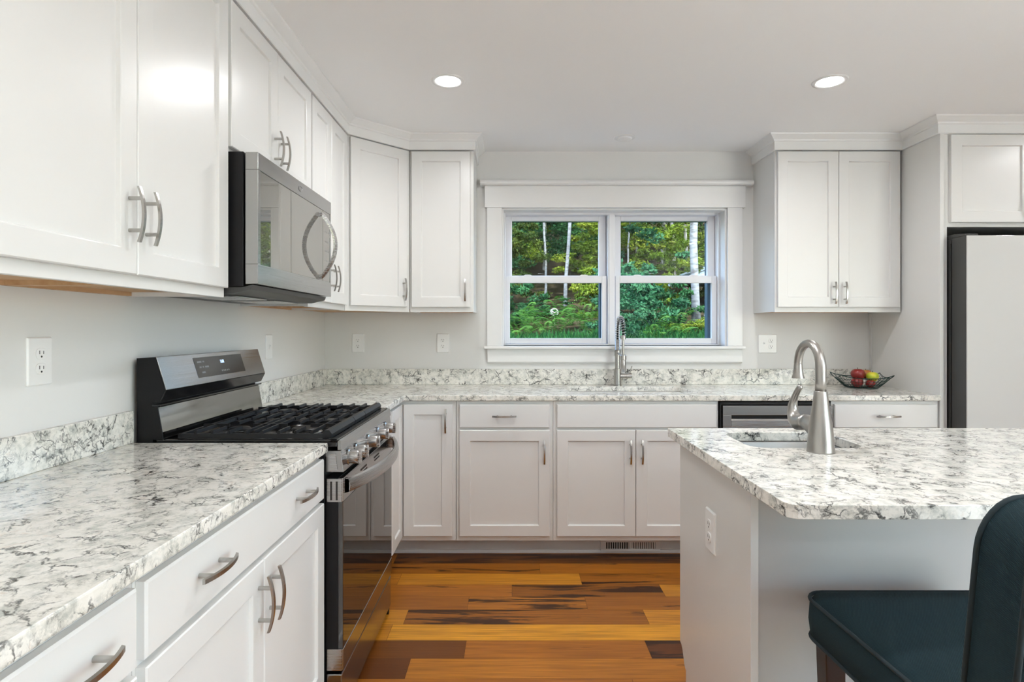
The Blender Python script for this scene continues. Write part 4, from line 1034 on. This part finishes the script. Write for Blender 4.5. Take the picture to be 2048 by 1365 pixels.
# nearer saplings and shrubs
def shrub(label, x, y, leaf, sc, rz=0.0, group=None, tall=False):
    t = thing('shrub', label, 'shrub', (x, y, gz(x, y)-.05), rz, group=group, local=True); t.scale = sc if isinstance(sc, tuple) else (sc,)*3
    ob_from(CR[leaf+('_tall' if tall else '_shrub')], 'foliage', t)
    return t
shrub('big bluish green bush filling the left of the right window', px(1278, 8.4), 8.4, 'leafteal', (.72, .6, .95), .3)
shrub('bluish green bush low behind the spring faucet', px(1250, 7.4), 7.4, 'leafteal', (.42, .45, .55), 1.3)
shrub('deep green bush in the middle of the right window', px(1330, 9.2), 9.2, 'leafdeep', (.62, .6, .70), 2.0)
shrub('tall deep green bush high at the left of the right window', px(1272, 10.5), 10.5, 'leafteal', (.85, .85, 1.0), 2.6, None, True)
shrub('yellow green bush left of the stout pale trunk', px(1352, 11.8), 11.8, 'leafyellow', (.62, .7, .80), 0.9, None, True)
shrub('yellow green bush at the right of the left window', px(1190, 10.0), 10.0, 'leafyellow', (.45, .5, .85), 0.4)
shrub('tall yellow green bush above the slope at the right of the left window', px(1180, 13.2), 13.2, 'leafyellow', (.85, .8, .85), 4.0, None, True)
shrub('olive bush tall at the left edge of the left window', px(1036, 12.6), 12.6, 'leafolive', (.85, .8, 1.0), 5.0, None, True)
shrub('deep green bush low at the left edge of the left window', px(1030, 9.6), 9.6, 'leafdeep', (.50, .6, .75), 5.6)
shrub('dark green bush under the thin grey trunk', px(1078, 10.4), 10.4, 'leafdeep', (.55, .6, .34), 3.2)
shrub('low yellow green bush at the foot of the stout pale trunk', px(1372, 8.2), 8.2, 'leafyellow', (.50, .5, .26), 2.2)
shrub('small yellow flowering bush at the right edge of the right window', px(1414, 8.6), 8.6, 'leafyellow', (.25, .3, .34), 1.2)
shrub('deep green bush behind the stout pale trunk', px(1414, 12.4), 12.4, 'leafolive', (.6, .7, .7), 2.9, None, True)
# ferns
def frondmesh(seed):
    rnd = random.Random(seed); vs, fs, at_ = [], [], []
    for f_ in range(13):
        el = rnd.uniform(.6, 1.7); a = 2*PI*f_/13+rnd.uniform(-.2, .2); L = rnd.uniform(.45, .70); d_ = Vector((math.cos(a), math.sin(a), 0)); s_ = Vector((-d_.y, d_.x, 0)); sh = rnd.random()
        for i in range(16):
            t_ = (i+1)/17; p = d_*L*t_*.75+Vector((0, 0, L*el*(1.5*t_-1.0*t_*t_))); w_ = L*.17*math.sin(PI*min(1, t_*.9+.12))
            for sg in (-1, 1):
                k = len(vs); vs += [p, p+s_*sg*w_*.5+d_*.02+Vector((0, 0, .004)), p+s_*sg*w_+d_*.03-Vector((0, 0, .02)), p+d_*.022]
                fs.append((k, k+1, k+2, k+3)); at_.append(min(1, sh*.6+rnd.random()*.4))
    me = bpy.data.meshes.new('fronds'); me.from_pydata([tuple(v) for v in vs], [], fs); me.materials.append(M['leaffern'])
    al = me.attributes.new('leaf', 'FLOAT', 'FACE')
    for i, q in enumerate(at_): al.data[i].value = q
    return me
FM = [frondmesh(1), frondmesh(2)]
def fern(label, xp, D, sc, i=0, group=None):
    x = px(xp, D); o = bpy.data.objects.new('fern', FM[i]); C.objects.link(o); o.location = (x, D, gz(x, D)-.02); o.scale = (sc,)*3; o.rotation_euler = (0, 0, D*7); tag(o, label, 'fern', group)
fern('bright green fern spreading below the white hose coil', 1116, 8.6, .95)
fern('green fern left of the fern below the hose coil', 1092, 8.3, .7, 1)
fern('green fern at the lower left corner of the left window', 1034, 7.9, .9)
fern('green fern at the lower right of the left window', 1165, 8.7, .7, 1)
for xp, D, s in ((1060, 8.9, .6), (1140, 9.2, .6), (1186, 8.2, .7), (1310, 7.6, .6), (1350, 7.8, .7), (1050, 9.4, .7)):
    fern('small fern in the undergrowth at the bottom of the window view', xp, D, s, int(D*10) % 2, 'small ferns in the undergrowth')
def grassfn(rnd):
    x = rnd.uniform(-.5, 3.4); y = rnd.uniform(6.2, 8.0); return Vector((x, y, gz(x, y))), Vector((0, 1, .2)), rnd.random()
me = leafmesh('grass', 9000, grassfn, .16, M['grass'], random.Random(5), .12, -1.2)
o = bpy.data.objects.new('grass', me); C.objects.link(o); tag(o, 'tall green grass along the bottom of the window view', 'grass', kind='stuff')
# white hose coil on a reel
D = 9.3; hx = px(1109, D); hz0 = CAM_H+(658-625)*D/1160
bm = B()
for i, (R_, dx_, dz_) in enumerate(((.062, 0, 0), (.052, .004, -.006), (.066, -.004, .004), (.042, .006, .004))):
    tube(bm, [(hx+dx_+R_*math.cos(t_), D+.012*i, hz0+dz_+R_*.86*math.sin(t_)) for t_ in [2*PI*k/24 for k in range(25)]], .0042, 8)
tube(bm, [(hx-.05, D+.02, hz0+.03), (hx, D+.0, hz0-.01), (hx+.05, D+.02, hz0+.02)], .007, 8)
tube(bm, [(hx, D+.03, hz0-.05), (hx, D+.03, gz(hx, D)-.05)], .005, 8)
o = obj('hose_coil', bm, M['hose'], None, smooth=True); tag(o, 'white coil of hose among the ferns outside the left window', 'hose')
# shed
D = 11.6; r = thing('shed', 'pale blue open lean-to shed with slate roof at the right edge of the right window', 'shed', (px(1440, D), D, gz(px(1400, D), D)))
zz = lambda y: CAM_H+(658-y)*D/1160
xa = px(1381, D)
bm = B(); prism(bm, [(xa, zz(551)), (xa+2.0, zz(475)), (xa+2.0, zz(466)), (xa-.05, zz(547))], D-.1, D+1.8, lambda p, q, a: Vector((p, a, q))); obj('roof', bm, M['shedroof'], r)
bm = B(); prism(bm, [(xa+.0, zz(562)), (xa+2.0, zz(562)), (xa+2.0, zz(476)), (xa+.02, zz(552))], D, D+1.7, lambda p, q, a: Vector((p, a, q))); obj('wall', bm, M['shedwall'], r)
for q in (.55, 1.9):
    bm = B(); box(bm, xa+q, xa+q+.08, D+.1, D+.18, gz(xa+q, D)-.2, zz(562)); obj('post', bm, M['shedwall'], r)
D = 8.8; x0 = px(1409, D); r = thing('garden_chair', 'white garden chair half hidden at the right edge of the right window', 'chair', (x0+.1, D, gz(x0, D)))
zt, zb = CAM_H+(658-628)*D/1160, gz(x0, D)-.02
for xx in (x0, x0+.30):
    bm = B(); box(bm, xx, xx+.018, D, D+.03, zb, zt); obj('leg', bm, M['hose'], r)
bm = B(); box(bm, x0, x0+.318, D, D+.03, zt, zt+.02); box(bm, x0+.05, x0+.062, D+.005, D+.02, zb+.15, zt); box(bm, x0, x0+.318, D, D+.03, zb+.15, zb+.17); obj('backrest', bm, M['hose'], r)
